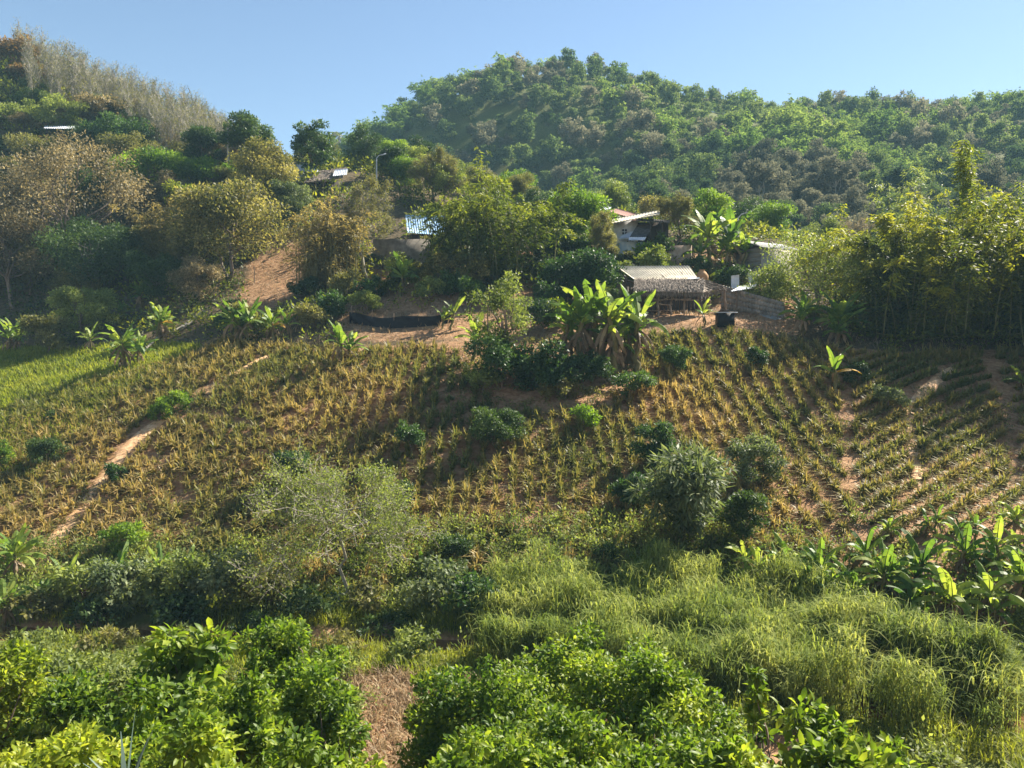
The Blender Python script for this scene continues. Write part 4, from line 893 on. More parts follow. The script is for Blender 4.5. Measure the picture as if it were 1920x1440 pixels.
# bare slender trees on the left hillside
pr = []
for i in range(5):
    e = empty('slender_bare_tree', (0, 0, 0)); tag(e, 'slender pale leafless tree standing on the left hillside', 'tree', 'slender bare trees on the left hillside')
    rr = np.random.default_rng(970 + i); tb = MB(); tips = []; H = 6.0
    tr = limb(rr, (0, 0, -.3), (rr.normal() * .3, rr.normal() * .3, H * .9), .03, 8); tb.tube(tr, np.linspace(.07, .02, 8), 4)
    for j in range(30):
        t = rr.uniform(.3, 1); p = tr[0] + (tr[-1] - tr[0]) * t; d = norm(np.array([rr.normal(), rr.normal(), 2.2])); q = p + d * rr.uniform(.8, 1.9); tb.tube(limb(rr, p, q, .08, 4), np.linspace(.03, .012, 4), 3)
        for _ in range(6): q2 = p + (q - p) * rr.uniform(.3, 1); q3 = q2 + norm(rr.normal(size=3) + [0, 0, 1.2]) * rr.uniform(.3, .8); tb.tube([q2, q3], [.016, .01], 3); tips.append(q3)
    tips = np.array(tips); mb = MB(); n = len(tips) * 2; Pq = np.repeat(tips, 2, 0) + rr.normal(size=(n, 3)) * .15
    leaf_quads(mb, Pq, rdir(rr, n), rdir(rr, n, 1), .17, .08, rr.uniform(0, 1, n))
    tb.build('trunk', G['barkpl'], e); mb.build('crown', G['olive'], e); pr.append(e)
HS = [(40,120),(120,130),(260,205),(420,280),(440,330),(330,330),(250,270),(180,235),(60,205)]
used = set()
for s in spread(pr, 230, lambda x, y, z, a, b: inpoly(a, b - 14, HS) | ((y > 117) & (y < 132) & (a > 30) & (a < 450)), (96, 132), (20, 480), 23, 1.5):
    k = int(r.integers(0, 5)); o = pr[k] if k not in used else copy_tree(pr[k]); used.add(k)
    o.location = s[:3]; o.rotation_euler = (0, 0, r.uniform(0, 6.3)); q = r.uniform(.75, 1.2); o.scale = (q, q, q)

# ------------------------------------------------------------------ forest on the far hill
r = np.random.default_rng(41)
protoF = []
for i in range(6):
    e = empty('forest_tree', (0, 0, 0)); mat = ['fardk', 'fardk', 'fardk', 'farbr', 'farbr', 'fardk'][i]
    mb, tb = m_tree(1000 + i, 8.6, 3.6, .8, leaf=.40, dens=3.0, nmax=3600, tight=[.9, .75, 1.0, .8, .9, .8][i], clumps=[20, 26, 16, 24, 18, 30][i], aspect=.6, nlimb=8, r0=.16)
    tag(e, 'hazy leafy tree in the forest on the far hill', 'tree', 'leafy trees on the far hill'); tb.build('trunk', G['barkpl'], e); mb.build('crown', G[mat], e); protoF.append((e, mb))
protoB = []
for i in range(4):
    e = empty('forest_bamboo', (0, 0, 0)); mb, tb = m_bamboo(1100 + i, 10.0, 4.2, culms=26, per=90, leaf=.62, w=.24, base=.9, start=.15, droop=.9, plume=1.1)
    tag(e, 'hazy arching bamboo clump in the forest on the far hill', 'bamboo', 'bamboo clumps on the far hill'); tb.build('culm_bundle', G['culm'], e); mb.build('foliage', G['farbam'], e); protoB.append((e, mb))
def fc(x, y, z, a, b): return ~((a < 900) & (y < 175)) & (b < 560) & (y > 104) & ~((a < 560) & (y < 180))
S = scatter(14000, (104, 266), (430, 2080), fc, 24)
keep = []; cell = {}
dm = 3.6
for s in S:
    cx_, cy_ = int(s[0] // dm), int(s[1] // dm); ok = True
    for i in (-1, 0, 1):
        for j in (-1, 0, 1):
            for t in cell.get((cx_ + i, cy_ + j), ()):
                if (s[0] - t[0]) ** 2 + (s[1] - t[1]) ** 2 < dm ** 2: ok = False; break
    if ok: cell.setdefault((cx_, cy_), []).append(s); keep.append(s)
keep.sort(key=lambda s: s[1])
fo = {}; nt_ = nb_ = 0; usedF = set(); usedB = set()
MAXI = 300
for s in keep:
    bam = (vnoise(s[0], s[1], 30, 4) + .5 * vnoise(s[0], s[1], 8, 9) + .5 * math.exp(-((s[3] - 1150) / 200) ** 2 - ((s[4] - 230) / 80) ** 2)) > .22
    brown = (math.exp(-((s[3] - 1480) / 150) ** 2 - ((s[4] - 400) / 60) ** 2) > .35) or (vnoise(s[0], s[1], 18, 14) > .55 and r.random() < .7) or r.random() < .12
    if s[4] < 215 and r.random() < .75: bam = False
    if brown and s[3] > 1330 and s[3] < 1630 and s[4] > 340: bam = False
    rz = r.uniform(0, 6.3); q = r.choice([.45, .55, .65, .78, .9, 1.08]) * (.85 if s[4] < 260 else 1); q = min(q, .75) if s[1] < 140 else q; qz = q * r.uniform(.8, 1.15)
    if bam:
        k = int(r.integers(0, 4)); nb_ += 1
        if nb_ <= MAXI: 
            o = protoB[k][0] if k not in usedB else copy_tree(protoB[k][0]); usedB.add(k)
    else:
        k = int(r.choice([3, 4])) if brown else int(r.choice([0, 1, 2, 5, 5, 3])); nt_ += 1
        if nt_ <= MAXI:
            o = protoF[k][0] if k not in usedF else copy_tree(protoF[k][0]); usedF.add(k)
    if (bam and nb_ <= MAXI) or (not bam and nt_ <= MAXI):
        o.location = s[:3]; o.rotation_euler = (0, 0, rz); o.scale = (q, q, qz)
    else:
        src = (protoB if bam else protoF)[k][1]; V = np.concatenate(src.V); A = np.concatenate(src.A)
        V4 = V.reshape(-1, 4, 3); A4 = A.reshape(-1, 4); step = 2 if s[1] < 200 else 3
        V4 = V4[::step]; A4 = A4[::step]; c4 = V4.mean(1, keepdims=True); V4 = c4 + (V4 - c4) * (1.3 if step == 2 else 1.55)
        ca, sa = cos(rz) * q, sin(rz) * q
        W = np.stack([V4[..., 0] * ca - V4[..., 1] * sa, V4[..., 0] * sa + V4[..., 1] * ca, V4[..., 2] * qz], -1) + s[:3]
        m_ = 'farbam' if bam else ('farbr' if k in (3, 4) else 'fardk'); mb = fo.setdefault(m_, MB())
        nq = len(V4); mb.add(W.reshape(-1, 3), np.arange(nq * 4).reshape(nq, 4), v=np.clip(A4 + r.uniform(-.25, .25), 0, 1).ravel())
print('far trees', nt_, 'bamboo', nb_)
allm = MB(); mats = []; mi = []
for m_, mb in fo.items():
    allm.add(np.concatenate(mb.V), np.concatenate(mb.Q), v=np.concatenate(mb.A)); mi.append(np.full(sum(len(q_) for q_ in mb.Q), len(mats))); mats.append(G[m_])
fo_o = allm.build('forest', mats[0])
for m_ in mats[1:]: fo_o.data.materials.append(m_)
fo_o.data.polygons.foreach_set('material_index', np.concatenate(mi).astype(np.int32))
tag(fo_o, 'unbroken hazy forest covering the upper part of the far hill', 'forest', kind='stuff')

# ------------------------------------------------------------------ houses
def sheet(mb, A, B, C_, D_, waves=0, amp=.03, th=.02, across=True):
    """roof sheet between four corners A-B (upper edge) and D-C (lower edge); ribs run down the slope"""
    A, B, C_, D_ = [np.array(p_, float) for p_ in (A, B, C_, D_)]
    nrm = norm(np.cross(B - A, D_ - A)); nrm = nrm if nrm[2] > 0 else -nrm
    nu = max(2, waves * 4 + 1); nv = 4; u_ = np.linspace(0, 1, nu); v_ = np.linspace(0, 1, nv)
    P = (A[None, None] * (1 - u_)[None, :, None] + B * u_[None, :, None]) * (1 - v_)[:, None, None] + (D_ * (1 - u_)[None, :, None] + C_ * u_[None, :, None]) * v_[:, None, None]
    off = amp * np.sin(u_ * waves * 2 * pi) if waves else 0 * u_
    T = P + nrm * off[None, :, None]; Bm = T - nrm * th
    V = np.concatenate([T.reshape(-1, 3), Bm.reshape(-1, 3)]); N = nu * nv
    i = np.arange(N).reshape(nv, nu); q1 = np.stack([i[:-1, :-1], i[:-1, 1:], i[1:, 1:], i[1:, :-1]], -1).reshape(-1, 4)
    ed = np.concatenate([i[0], i[1:, -1], i[-1, -2::-1], i[-2:0:-1, 0]]); en = np.roll(ed, -1)
    mb.add(V, np.concatenate([q1, q1[:, ::-1] + N, np.stack([ed, en, en + N, ed + N], -1)])); return mb
def house(name, label, cat, px, Y, rz=0.0, py=None):
    p_ = unp(px, py or 500, Y); z = hz(p_[0], Y); e = empty(name, (p_[0], Y, z), rz); tag(e, label, cat)
    bpy.context.view_layer.update(); return e, Matrix.Translation((p_[0], Y, z)) @ Matrix.Rotation(rz, 4, 'Z')
def loc_of(M):
    Mi = M.inverted()
    return lambda px, py, Y: np.array(Mi @ Vector(unp(px, py, Y)))
# open hut with the striped roof and thatched front
e, M = house('open_hut', 'open wooden hut with a striped corrugated roof over a shaggy grey thatch awning', 'hut', 1195, 57, radians(12))
L = loc_of(M)
sheet(MB(), L(1155,499,61), L(1292,498,62), L(1310,523,59.2), L(1190,524,58), 26, .035).build('corrugated_roof', G['zinc'], e)
tb = MB(); A0, A1, B0, B1, C1 = L(1190,527,58), L(1322,527,58.8), L(1188,549,56.2), L(1318,551,57), L(1358,540,58.4)
for k in range(7):   # layered thatch courses
    t0, t1 = k / 7, (k + 1.6) / 7
    sheet(tb, A0 + (B0 - A0) * t0 + [0, 0, .03 * k + .1], A1 + (B1 - A1) * t0 + [0, 0, .03 * k + .1], A1 + (B1 - A1) * t1 + [0, 0, .03 * k + .02], A0 + (B0 - A0) * t1 + [0, 0, .03 * k + .02], 0, th=.07)
sheet(tb, A1 + [0, 0, .1], A1 + [.15, .1, .1], C1 + [0, 0, .1], B1 + [0, 0, .1], 0, th=.1)
rr = np.random.default_rng(3); n = 3200; u_, v_ = rr.uniform(0, 1, (n, 1)), rr.uniform(0, 1, (n, 1)) ** .8
Pq = (A0 * (1 - u_) + A1 * u_) * (1 - v_) + (B0 * (1 - u_) + B1 * u_) * v_ + [0, 0, .30]; dn = norm((B0 - A0))[None] + rr.normal(size=(n, 3)) * .13 + [0, 0, -.25] * (v_ > .9)
leaf_quads(tb, Pq, dn, rdir(rr, n, 2), rr.uniform(.25, .55, n), rr.uniform(.02, .05, n), rr.uniform(0, 1, n))
n = 700; u_ = rr.uniform(0, 1, (n, 1)); Pq = A1 * (1 - u_) + (B1 + (C1 - B1) * rr.uniform(0, 1, (n, 1))) * u_ + [0, 0, .12]; leaf_quads(tb, Pq, norm(C1 - A1)[None] + rr.normal(size=(n, 3)) * .2 + [0, 0, -.2], rdir(rr, n, 2), .4, .04, rr.uniform(0, 1, n))
n = 900; u_ = rr.uniform(0, 1, (n, 1)); Pq = B0 * (1 - u_) + B1 * u_ + [0, 0, .08]; Pq[:250] = (B1 * (1 - u_[:250]) + C1 * u_[:250]) + [0, 0, .05]
leaf_quads(tb, Pq, rr.normal(size=(n, 3)) * .2 + [0, -.25, -1], rdir(rr, n), rr.uniform(.2, .45, n), .035, rr.uniform(0, 1, n))
tb.build('thatch_awning', G['thatch'], e)
sheet(MB(), L(1294,527,58.9) + [0, 0, .28], L(1312,527,59) + [0, 0, .28], L(1310,533,58.3) + [0, 0, .42], L(1288,534,58.2) + [0, 0, .42], 0).build('roof_patch', G['whitezinc'], e)
for px, tp, bp_, Y in [(1233,546,592,57.2),(1259,546,590,57.4),(1284,546,590,57.5),(1310,545,589,57.6),(1361,541,574,58.6),(1327,543,580,59.5)]:
    a, b = L(px, tp, Y), L(px, bp_, Y); b[2] = min(b[2], -.1) if px < 1320 else b[2] - .3; MB().tube(limb(rr, b, a + [0, 0, .12], .02, 5), .075, 7).build('post', G['wood'], e, smooth=True)
for (pa, ya), (pb, yb), Y in [((1217,557),(1295,560),57.0),((1217,562),(1312,563),57.0),((1235,570),(1262,570),57.4),((1286,563),(1320,561),57.4)]:
    MB().tube(limb(rr, L(pa, ya, Y), L(pb, yb, Y), .01, 5), .045, 6).build('rail', G['wood'], e)
bw = MB(); c0, c1 = L(1165, 530, 61.2), L(1325, 530, 62.2)
for i in range(22):
    t = (i + .5) / 22; c = c0 + (c1 - c0) * t; bw.box((c[0], c[1], .85 + rr.uniform(-.04, .04)), (.27, .04, 3.2 + rr.uniform(-.1, .1)), rz=0)
bw.build('interior_shade_boards', G['darkwood'], e)  # dark boards added so the open hut's inside reads as shade
tb = MB(); tb.box((3.2, 2.4, .62), (3.0, 1.1, .06)); [tb.box((3.2 + i, 2.4 + j, .25), (.07, .07, .7)) for i in (-1.3, 1.3) for j in (-.45, .45)]; tb.build('bench', G['wood'], e)
tb = MB(); [tb.tube(limb(rr, L(1192 + 20 * i, 529, 58.2), L(1159 + 22.5 * i, 501, 61) - np.array([0, 0, .3]), .01, 4), .04, 5) for i in range(6)]; tb.build('rafter', G['wood'], e)
sheet(MB(), L(1308,522,59.3), L(1312,522,59.4), L(1332,528,58.9), L(1328,530,58.7), 0, th=.08).build('ridge_beam', G['wood'], e)

# white house with flat light roof and dark awnings
e, M = house('white_house', 'white-walled house with a slanting pale roof and dark awning among the trees', 'house', 1175, 72)
L = loc_of(M)
a, b = L(1150, 413, 72), L(1196, 413, 72); zt = a[2]
MB().box(((a[0] + b[0]) / 2, 1.6, zt / 2 - .5), (b[0] - a[0], 3.2, zt + 1)).build('wall', G['whitewall'], e)
sheet(MB(), L(1150,410,76), L(1240,393,76), L(1236,401,70.8), L(1146,418,70.8), 16, .02, th=.08).build('roof', G['zinc'], e)
a, b = L(1166, 429, 71.95), L(1176, 440, 71.95); cx, cz, ww, wh = (a[0] + b[0]) / 2, (a[2] + b[2]) / 2, abs(b[0] - a[0]), abs(a[2] - b[2])
f = MB(); [f.box((cx + dx_, -.03, cz), (.05, .06, wh)) for dx_ in (-ww / 2, 0, ww / 2)]; [f.box((cx, -.032, cz + dz_), (ww + .05, .07, .05)) for dz_ in (-wh / 2, 0, wh / 2)]; fo = f.build('window', G['metal'], e)
MB().box((cx, -.012, cz), (ww, .02, wh)).build('pane', G['glass'], fo)
sheet(MB(), L(1193,410,75), L(1256,412,75), L(1256,417,70.5), L(1193,413,70.5), 14, .025, th=.07).build('canopy', G['darkzinc'], e)
a = L(1225, 415, 72.5); MB().box((a[0], 1.8, a[2] - 1.6), (3.2, .1, 3.4)).build('side_wall', G['darkwood'], e)
sheet(MB(), L(1195,422,72), L(1226,418,72), L(1212,445,69.6), L(1180,445,69.6), 10, .025, th=.05).build('awning', G['darkzinc'], e)
sheet(MB(), L(1180,444.5,69.6), L(1212,444.5,69.6), L(1208,450,69.2), L(1178,450,69.2), 10, .02, th=.04).build('awning_edge', G['whitezinc'], e)
sheet(MB(), L(1168,440,71.8), L(1192,431,71.8), L(1180,446,69.8), L(1160,447,69.8), 8, .02, th=.04).build('porch_roof', G['whitezinc'], e)
a, b = L(1163, 451, 70), L(1206, 451, 70); MB().box(((a[0] + b[0]) / 2, -1.0, a[2] / 2 - .6), (b[0] - a[0], 1.8, a[2] + 1.0)).build('lower_wall', G['bluewall'], e)
for px in (1219, 1242): a = L(px, 415, 71); MB().tube([[a[0], -1.1, -1.2], [a[0], -1.1, a[2]]], .07, 6).build('post', G['darkwood'], e)
e, M = house('red_roofed_house', 'red-brown roof end showing just behind the white house', 'house', 1165, 80)
L = loc_of(M)
sheet(MB(), L(1158,391,82), L(1196,401,82), L(1180,407,79), L(1140,396,79), 12, .03, th=.06).build('roof', G['redroof'], e)
a = L(1168, 404, 80); MB().box((a[0], 1.2, a[2] / 2 - .5), (2.6, 2.2, a[2] + .7)).build('wall', G['redroof'], e)
sheet(MB(), L(1123,390,80), L(1146,388,80), L(1145,391,78), L(1120,394,78), 6, .03, th=.06).build('side_roof', G['whitezinc'], e)
# retaining wall right of the house
a, b = unp(1222, 462, 70.2), unp(1300, 470, 69); mb = MB(); z0 = min(hz(a[0], a[1]), hz(b[0], b[1])) - .5
mb.box(((a[0] + b[0]) / 2, 69.8, (a[2] + z0) / 2), (b[0] - a[0], .25, a[2] - z0), rz=math.atan2(b[1] - a[1], b[0] - a[0])); tag(mb.build('retaining_wall', surfmat('pinkish earth wall', (.30,.20,.14), (.52,.42,.35), 1.6)), 'low pinkish earth wall right of the white house', 'wall')

# grey shed
th_ = radians(33); e, M = house('grey_shed', 'grey board shed with an open gable and grey metal roof', 'shed', 1426, 67.5, th_)
L = loc_of(M); zt = L(1426, 464, 67.5)[2]; W_, LN = 3.0, 4.6
mb = MB(); z0 = -1.0
for i in range(9): hh = (zt - z0) / 9; mb.box((.03, W_ / 2, z0 + hh * (i + .5)), (.06 + .015 * (i % 2), W_, hh * .97))
mb.build('board_wall', G['greywood'], e)
MB().box((LN / 2 + .08, .06, (zt + z0) / 2), (LN, .12, zt - z0)).build('block_wall', G['concrete'], e)
MB().box((LN - .06, W_ / 2 + .1, (zt + z0) / 2), (.1, W_ - .2, zt - z0)).build('end_wall', G['greywood'], e)
rh = .62; mb = MB()
for (p1, p2) in [((.02, -.1, zt), (.02, W_ / 2, zt + rh)), ((.02, W_ / 2, zt + rh), (.02, W_ + .1, zt)), ((.02, -.1, zt + .02), (.02, W_ + .1, zt + .02)), ((.02, W_ / 2, zt), (.02, W_ / 2, zt + rh)), ((.02, W_ * .25, zt), (.02, W_ * .25, zt + rh * .5)), ((.02, W_ * .75, zt), (.02, W_ * .75, zt + rh * .5))]: mb.tube([p1, p2], .04, 4)
mb.build('truss', G['darkwood'], e)
r0_ = np.array([-.35, W_ / 2, zt + rh + .08]); r1_ = np.array([LN + .2, W_ / 2, zt + rh + .08])
mb = sheet(MB(), r0_, r1_, (LN + .2, -.45, zt - .02), (-.35, -.45, zt - .02), 22, .025, th=.05); sheet(mb, r0_ + [0, .01, 0], r1_ + [0, .01, 0], (LN + .2, W_ + .45, zt - .02), (-.35, W_ + .45, zt - .02), 22, .025, th=.05); mb.build('roof', G['zincgrey'], e)

# blue-roofed house and its long grey wall
e, M = house('blue_roofed_house', 'brown house with a ribbed light blue metal roof beside the central bamboo', 'house', 796, 73)
L = loc_of(M)
sheet(MB(), L(760,403,75.2), L(834,404,75.2), L(840,441,72), L(764,436,72), 17, .03, th=.04).build('roof', G['bluezinc'], e)
a, b = L(768, 440, 73), L(836, 440, 73); MB().box(((a[0] + b[0]) / 2, 1.3, a[2] / 2 - .4), (b[0] - a[0], 2.4, a[2] + .9)).build('wall', G['darkwood'], e)
for px in (790, 826): a = L(px, 442, 72.3); MB().box((a[0], -.55, a[2] / 2), (.12, .12, a[2] + .4)).build('post', G['wood'], e)
a, b = unp(700, 449, 69.6), unp(806, 455, 69.2); z0 = min(hz(a[0], 69.6), hz(b[0], 69.2)) - .3
mb = MB().box(((a[0] + b[0]) / 2, 69.5, (a[2] + z0) / 2), (b[0] - a[0], .3, a[2] - z0), rz=-.03); tag(mb.build('grey_wall', surfmat('mud plaster', (.13,.115,.095), (.27,.24,.20), 1.8)), 'long plain grey wall below the blue-roofed house', 'wall')
# thatched wooden house and white-roofed house on the ridge
e, M = house('thatched_house', 'dark wooden house with a sagging grey thatched roof on the ridge', 'house', 600, 87)
L = loc_of(M)
mb = sheet(MB(), L(598,321,89.5), L(650,314,89.5), L(642,332,86), L(571,342,86), 0, th=.14); sheet(mb, L(598,320.5,89.5), L(620,325,87.5), L(590,338,86.4), L(573,341,86.2), 0, th=.14)
n = 1500; u_, v_ = rr.uniform(0, 1, (n, 1)), rr.uniform(0, 1, (n, 1)); A0, A1, B0, B1 = L(598,321,89.5), L(650,314,89.5), L(571,342,86), L(642,332,86)
leaf_quads(mb, (A0 * (1 - u_) + A1 * u_) * (1 - v_) + (B0 * (1 - u_) + B1 * u_) * v_ + [0, 0, .06], norm(B0 - A0)[None] + rr.normal(size=(n, 3)) * .15, rdir(rr, n, 2), .5, .06, rr.uniform(0, 1, n)); mb.build('thatch_roof', G['thatch'], e)
a, b = L(576, 340, 87), L(634, 334, 87); MB().box(((a[0] + b[0]) / 2, 1.2, a[2] / 2 - .4), (b[0] - a[0], 2.2, a[2] + .9)).build('wall', G['darkwood'], e)
for px in (580, 592, 606, 622): a = L(px, 339, 86.4); MB().box((a[0], -.55, a[2] / 2), (.13, .13, a[2] + .5)).build('post', G['wood'], e)
sheet(MB(), L(628,318,88), L(652,316,88), L(650,327,86), L(624,330,86), 8, .03, th=.05).build('side_roof', G['whitezinc'], e)
e, M = house('white_roofed_house', 'house with a bright white metal roof left of the thatched house', 'house', 565, 90)
L = loc_of(M)
sheet(MB(), L(540,307,92), L(588,308,92), L(600,322,89), L(543,319,89), 12, .03, th=.05).build('roof', G['whitezinc'], e)
sheet(MB(), L(536,303,93), L(584,304,93), L(590,308,92), L(538,307,92), 0, th=.08).build('upper_roof', G['darkzinc'], e)
a, b = L(546, 321, 90), L(592, 321, 90); MB().box(((a[0] + b[0]) / 2, 1.2, a[2] / 2 - .4), (b[0] - a[0], 2.4, a[2] + .8)).build('wall', G['whitewall'], e)
e, M = house('hillside_shelter', 'small shelter with a flat pale tin roof on the left hillside', 'shelter', 113, 96)
L = loc_of(M)
sheet(MB(), L(84,236,98.5), L(140,236,98.5), L(142,241,95), L(82,240,95), 14, .03, th=.06).build('roof', G['whitezinc'], e)
for px in (88, 115, 138): a = L(px, 240, 95.6); MB().tube([[a[0], -.4, -1], [a[0], -.4, a[2]]], .09, 6).build('post', G['darkwood'], e)
a = L(128, 244, 97); MB().box((a[0], 1.2, a[2] / 2 - .3), (2.2, 1.6, a[2] + .2)).build('wall', G['darkwood'], e)
e, M = house('distant_house', 'tiny tan roof peeping out behind the hazy twiggy tree', 'house', 746, 95)
L = loc_of(M)
sheet(MB(), L(734,321,97), L(752,321,97), L(760,328,94.5), L(733,326,94.5), 8, .03, th=.06).build('roof', surfmat('tan roof', (.45,.33,.22), (.6,.46,.32), 3), e)
a = L(746, 328, 95.4); MB().box((a[0], 1.0, a[2] / 2 - .3), (1.5, 1.6, a[2] + .3)).build('wall', G['concrete'], e)

# block wall, shack, sign slab, concrete path
a, b = unp(1352, 534, 61.5), unp(1470, 567, 57.8); ga, gb = hz(a[0], a[1]), hz(b[0], b[1]); mb = MB(); nseg = 22
for i in range(nseg):
    for j in range(5):
        t = (i + .5 + .25 * (j % 2)) / nseg; c = a + (b - a) * t; zt = a[2] + (b[2] - a[2]) * t; zb = ga + (gb - ga) * t - .3; hh = (zt - zb) / 5
        mb.box((c[0], c[1], zb + hh * (j + .5)), (np.linalg.norm((b - a)[:2]) / nseg * .975, .16 + rr.uniform(0, .015), hh * .96), rz=math.atan2(b[1] - a[1], b[0] - a[0]))
tag(mb.build('block_wall', surfmat('old blocks', (.17,.15,.12), (.36,.32,.26), 1.6, spec=.05)), 'weathered concrete block wall running down beside the path', 'wall')
e, M = house('tin_shack', 'little shack of white tin sheets behind the block wall', 'shack', 1385, 60.5)
L = loc_of(M)
sheet(MB(), L(1388,536,62), L(1420,532,62), L(1412,540,60), L(1370,546,60), 10, .02, th=.03).build('roof', G['whitezinc'], e)
sheet(MB(), L(1371,517,62.6), L(1386,515,62.6), L(1386,540,62.4), L(1371,542,62.4), 5, .02, th=.03).build('sheet_wall', G['whitezinc'], e)
sheet(MB(), L(1402,512,63), L(1440,508,63), L(1440,528,62.8), L(1404,530,62.8), 9, .02, th=.03).build('sheet_wall', G['whitewall'], e)
a = L(1382, 543, 60.2); MB().tube([[a[0], -.3, -.6], [a[0] - .02, -.3, a[2]]], .06, 6).build('post', G['wood'], e, smooth=True)
c = onground(1405, 574, 50); e = empty('marker_slab', c, radians(-12)); tag(e, 'leaning tan slab with a round red emblem by the block wall', 'sign')
e.rotation_euler = (radians(-10), radians(6), radians(-12)); mb = MB(); mb.box((0, 0, .6), (.46, .08, 1.35)); mb.box((.02, 0, 1.3), (.32, .078, .12)); mb.build('slab', surfmat('tan board', (.42,.36,.27), (.56,.49,.38), 3), e)
mb = MB(); k = 18; an = np.arange(k) * 2 * pi / k; V = [[.13 * cos(t), -.044, .62 + .13 * sin(t)] for t in an] + [[.06 * cos(t), -.044, .62 + .06 * sin(t)] for t in an]
mb.add(V, [[i, (i + 1) % k, k + (i + 1) % k, k + i] for i in range(k)]); mb.box((0, -.045, .62), (.07, .004, .07)); mb.build('emblem', G['redpaint'], e)
tag(ribbon(pathline([(1378,566),(1392,573),(1415,582),(1440,592),(1462,600)]), .42, 'concrete_path', G['concrete'], .06), kind='structure')
c = onground(1359, 612, 45); e = empty('water_trough', c, .1); tag(e, 'black square water trough with a white rim board', 'trough')
MB().box((0, 0, .42), (1.05, .8, .95)).build('basin', G['black'], e); MB().box((.02, -.05, .93), (1.35, .9, .05)).build('rim_board', G['whitezinc'], e)
c = unp(1316, 526, 61.5); z = hz(c[0], c[1]); prf = [(0, .02), (.28, .0), (.48, .35), (.5, .65), (.3, .95), (.2, 1.02), (.24, 1.12)]
k = 16; V = [[a_ * cos(t), a_ * sin(t), h_] for a_, h_ in prf for t in np.arange(k) * 2 * pi / k]; m_ = len(prf)
mb = MB().add(V, [[i * k + j, i * k + (j + 1) % k, (i + 1) * k + (j + 1) % k, (i + 1) * k + j] for i in range(m_ - 1) for j in range(k)]); o = mb.build('clay_jar', G['clay'], smooth=True, loc=(c[0], c[1], max(z, c[2] - .3))); tag(o, 'round orange clay jar behind the right end of the striped roof', 'jar')

# black shade-net barrier
NT = [(655,606),(690,611),(730,616),(775,614),(820,610),(850,604)]
P = np.array([onground(*p_) for p_ in NT]); tt = np.linspace(0, 5, 60); X = np.interp(tt, range(6), P[:, 0]); Yv = np.interp(tt, range(6), P[:, 1]); Zv = height(X, Yv)
e = empty('shade_net_fence', (X[30], Yv[30], Zv[30])); tag(e, 'low sagging black shade net stretched along the terrace edge', 'fence'); O = np.array([X[30], Yv[30], Zv[30]])
rows = 7; V = []
for sgn in (-.008, .008):
    for j in range(rows):
        h = j / (rows - 1); V.append(np.stack([X, Yv + sgn + .06 * np.sin(tt * 7 + j) * h, Zv - .12 + h * (.85 + .07 * np.sin(tt * 2.6 + 1)) + 0 * tt], 1) - O)
V = np.concatenate(V); i = np.arange(rows * 60).reshape(rows, 60); q1 = np.stack([i[:-1, :-1], i[:-1, 1:], i[1:, 1:], i[1:, :-1]], -1).reshape(-1, 4)
MB().add(V, np.concatenate([q1, q1[:, ::-1] + rows * 60])).build('net', G['net'], e, smooth=True)
for k in (2, 14, 26, 38, 50, 58): MB().tube([V[k] + [0, .05, -.3], V[k] + [rr.normal() * .03, .05, 1.15 + rr.uniform(-.1, .3)]], .025, 5).build('stake', G['wood'], e)

# fallen dead trunk
LG = [(268,668),(280,655),(296,640),(318,630),(340,622),(362,606),(386,598)]
P = np.array([onground(*p_) for p_ in LG]) + [0, 0, .28]; P[-1] += [0, 0, .3]; e = empty('fallen_trunk', P[3]); tag(e, 'bleached grey fallen tree trunk lying along the edge of the field', 'log')
MB().tube(P - P[3], [.05, .08, .10, .13, .15, .19, .20], 8).build('log', G['barkpl'], e, smooth=True)
B_ = [P[0], unp(276, 652, P[0][1]), unp(270, 645, P[0][1]), unp(258, 646, P[0][1])]; MB().tube(np.array(B_) - P[3], [.06, .05, .045, .02], 6).build('branch', G['barkpl'], e, smooth=True)

# lamps, poles, stakes, tarp, rusty fence
def lamp(px, top, Y, ax, ay, lab, hd=True):
    x = unp(px, top, Y); g = hz(x[0], Y); h = x[2] - g; e = empty('street_lamp', (x[0], Y, g)); tag(e, lab, 'street lamp'); s = Y / F_PX
    MB().tube([[0, 0, -.3], [0, 0, h * .6], [0, 0, h]], [.10, .08, .06], 8).build('pole', G['metal'], e, smooth=True)
    MB().tube([[0, 0, h - .05], [ax * s * .3, 0, h + ay * s * .7], [ax * s * .75, 0, h + ay * s]], .05, 6).build('arm', G['metal'], e, smooth=True)
    MB().box((ax * s * .95, 0, h + ay * s + .02), (.55, .2, .1), ry=-.35 * np.sign(ax)).build('lamp_head', G['whitezinc'], e)
lamp(1384, 408, 76, 20, 9, 'street lamp with a white arm above the tall banana plants')
lamp(706, 296, 91, 14, 6, 'street lamp leaning right above the tall bare-branched tree')
lamp(1132, 384, 79, -10, 10, 'street lamp left of the white house roof')
x = unp(427, 240, 88.5); g = hz(x[0], 88.5); h = x[2] - g; e = empty('utility_pole', (x[0], 88.5, g)); tag(e, 'grey utility pole with a short lamp arm under the flat-topped dark tree', 'utility pole')
MB().tube([[0, 0, -.3], [0, 0, h]], [.16, .11], 8).build('pole', G['concrete'], e, smooth=True); MB().tube([[0, 0, h - .7], [.5, 0, h - .3], [.9, 0, h - .25]], .05, 6).build('arm', G['metal'], e); MB().box((0, 0, h - .3), (1.1, .1, .1)).build('crossarm', G['wood'], e)
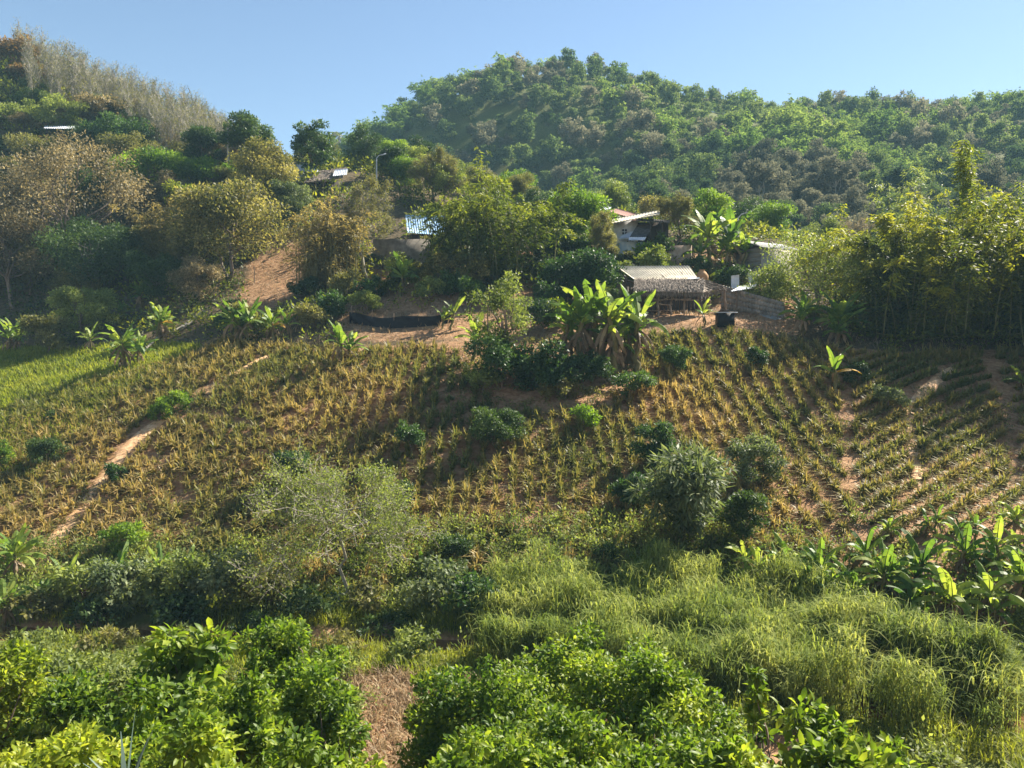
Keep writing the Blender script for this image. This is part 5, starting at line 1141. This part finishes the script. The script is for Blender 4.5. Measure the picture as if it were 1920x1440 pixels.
for px, by, hp, lab in [(477,530,30,'pale wooden stake standing on the orange slope'),(598,640,16,'short wooden stake left of the lone banana plant'),(727,520,24,'thin stake below the long grey wall'),(860,690,14,'short stake beside the drooping banana plant')]:
    c = onground(px, by); o = MB().tube([[0, 0, -.25], [.02, 0, hp * c[1] / F_PX]], [.05, .035], 6).build('wooden_stake', G['wood'], loc=c, smooth=True); tag(o, lab, 'stake')
a = unp(1885, 488, 64); k = 8; g_ = np.linspace(-1, 1, k); XX_, ZZ_ = np.meshgrid(g_, g_); V = np.stack([XX_ * .65, .25 * np.cos(XX_ * 2) * np.cos(ZZ_ * 2), ZZ_ * .35 + .1 * XX_ ** 2], -1).reshape(-1, 3); i = np.arange(k * k).reshape(k, k); q1 = np.stack([i[:-1, :-1], i[:-1, 1:], i[1:, 1:], i[1:, :-1]], -1).reshape(-1, 4)
mb = MB().add(np.concatenate([V, V + [0, .04, 0]]), np.concatenate([q1, q1[:, ::-1] + k * k])); o = mb.build('tarpaulin', G['blue'], smooth=True, loc=(a[0], a[1], hz(a[0], a[1]) + .4 if hz(a[0], a[1]) + .4 > a[2] else a[2])); tag(o, 'scrap of blue tarpaulin glimpsed through the right bamboo', 'tarpaulin')
a, b = onground(1598, 597, 50), onground(1668, 597, 50); mb = sheet(MB(), a + [0, 0, 1.25], b + [0, 0, 1.2], b - [0, 0, .2], a - [0, 0, .2], 14, .03, th=.03); tag(mb.build('sheet_fence', G['rustsheet']), 'rusty corrugated sheet fence behind the blue-green banana plant', 'fence')

# ------------------------------------------------------------------ leafy trees below the viewpoint
def front(px, top, Y, wpx, lab, leaf=.115, dens=2.1, mat='front', hbf=.1, seed=None, name='leafy_tree', **k):
    x, g, H, R = size_at(px, top, Y, wpx)
    mb, tb = m_tree(nseed(), H * .97, R * 1.12, H * hbf, leaf=leaf, dens=dens, full=True, nmax=22000, aspect=.48, r0=.09, nlimb=26, clumps=k.pop('clumps', 46), tight=k.pop('tight', .78), **k)
    return put(name, 'tree', lab, (x, Y, g), mb, tb, G[mat], G['bark'])
front(525,1112,15.5,240,'pointed bright green tree left of the dry grass patch')
front(352,1128,13.6,230,'tree with large pale leaves at its pointed top', leaf=.2)
front(180,1200,13.5,280,'low bright tree in front of the pale leafy thicket on the left')
front(95,1195,17.5,330,'wide low bush on the near bank at the far left', mat='pale')
front(290,1192,18.5,260,'low pale bush on the near bank behind the left foreground row', mat='pale')
front(640,1262,17.5,90,'low bush at the left edge of the dry grass patch', mat='pale')
front(815,1240,17.5,110,'low bush at the upper right edge of the dry grass patch', mat='frontyel')
front(1745,1400,16,110,'low bush on the grass beside the river bend', mat='pale')
front(15,1190,13.5,220,'yellow-green tree at the left edge of the foreground', mat='frontyel')
front(70,1290,10,300,'nearest tree at the bottom left corner', mat='frontyel')
front(250,1270,11.5,260,'shady tree behind the agave blades')
front(360,1320,9.6,300,'near tree at the bottom between the corner and the dry patch')
front(580,1215,13.5,210,'round-topped tree just left of the dry grass patch')
front(580,1350,10,240,'near low tree at the bottom left of the dry grass patch')
front(450,1240,12.4,240,'tree in the middle of the left foreground row')
front(1120,1152,16.5,330,'broad tree in the middle reaching up into the tall grass')
front(905,1205,15,290,'tree right of the dry grass patch')
front(1270,1200,15,260,'tree between the broad middle tree and the thin sapling')
front(1010,1290,12.2,360,'dark tree at the bottom right of the dry grass patch')
front(850,1330,11.2,230,'shady tree at the bottom edge right of the dry grass patch')
front(1230,1300,12,300,'near tree at the bottom centre right')
front(1130,1380,9.8,300,'lowest near tree at the bottom centre')
front(1560,1275,12.5,270,'tree with large glossy leaves beside the river bend', leaf=.2)
front(1400,1330,11,240,'near tree under the thin sapling', leaf=.15)
front(1690,1365,13,140,'small tree at the right end of the foreground row', leaf=.15)
front(700,1395,9.8,170,'low bright tree at the bottom edge before the dry grass patch', mat='frontyel')
front(1428,1180,12.4,60,'thin upright sapling with a bare lower stem', leaf=.15, hbf=.3, dens=1.0, clumps=14)
x = unp(235, 1440, 5.2); mb = MB(); n = 9; az = np.arange(n) * .7
blades(mb, np.zeros((n, 3)) + [0, 0, -.1], az, np.array([.75, .6, .5, .55, .45, .5, .6, .4, .5]), np.array([.1, .3, .5, .6, .7, .5, .4, .6, .45]), .055, np.linspace(.3, .8, n), segs=4, curve=.5)
o = mb.build('agave_plant', G['agave'], loc=(x[0], 5.2, x[2] - .25)); tag(o, 'stiff blue-green agave blades at the bottom edge', 'agave')
# ------------------------------------------------------------------ haze
hm, n, l, out = newmat('valley haze')
pv = n.new('ShaderNodeVolumePrincipled'); pv.inputs['Color'].default_value = (.46, .80, 1, 1); pv.inputs['Density'].default_value = HAZE; pv.inputs['Anisotropy'].default_value = -.1
l.new(pv.outputs[0], out.inputs['Volume'])
mb = MB().box((0, 330, 42), (1500, 800, 140)); o = mb.build('haze', hm); tag(o, 'thin blue afternoon haze filling the valley', 'haze', kind='stuff')
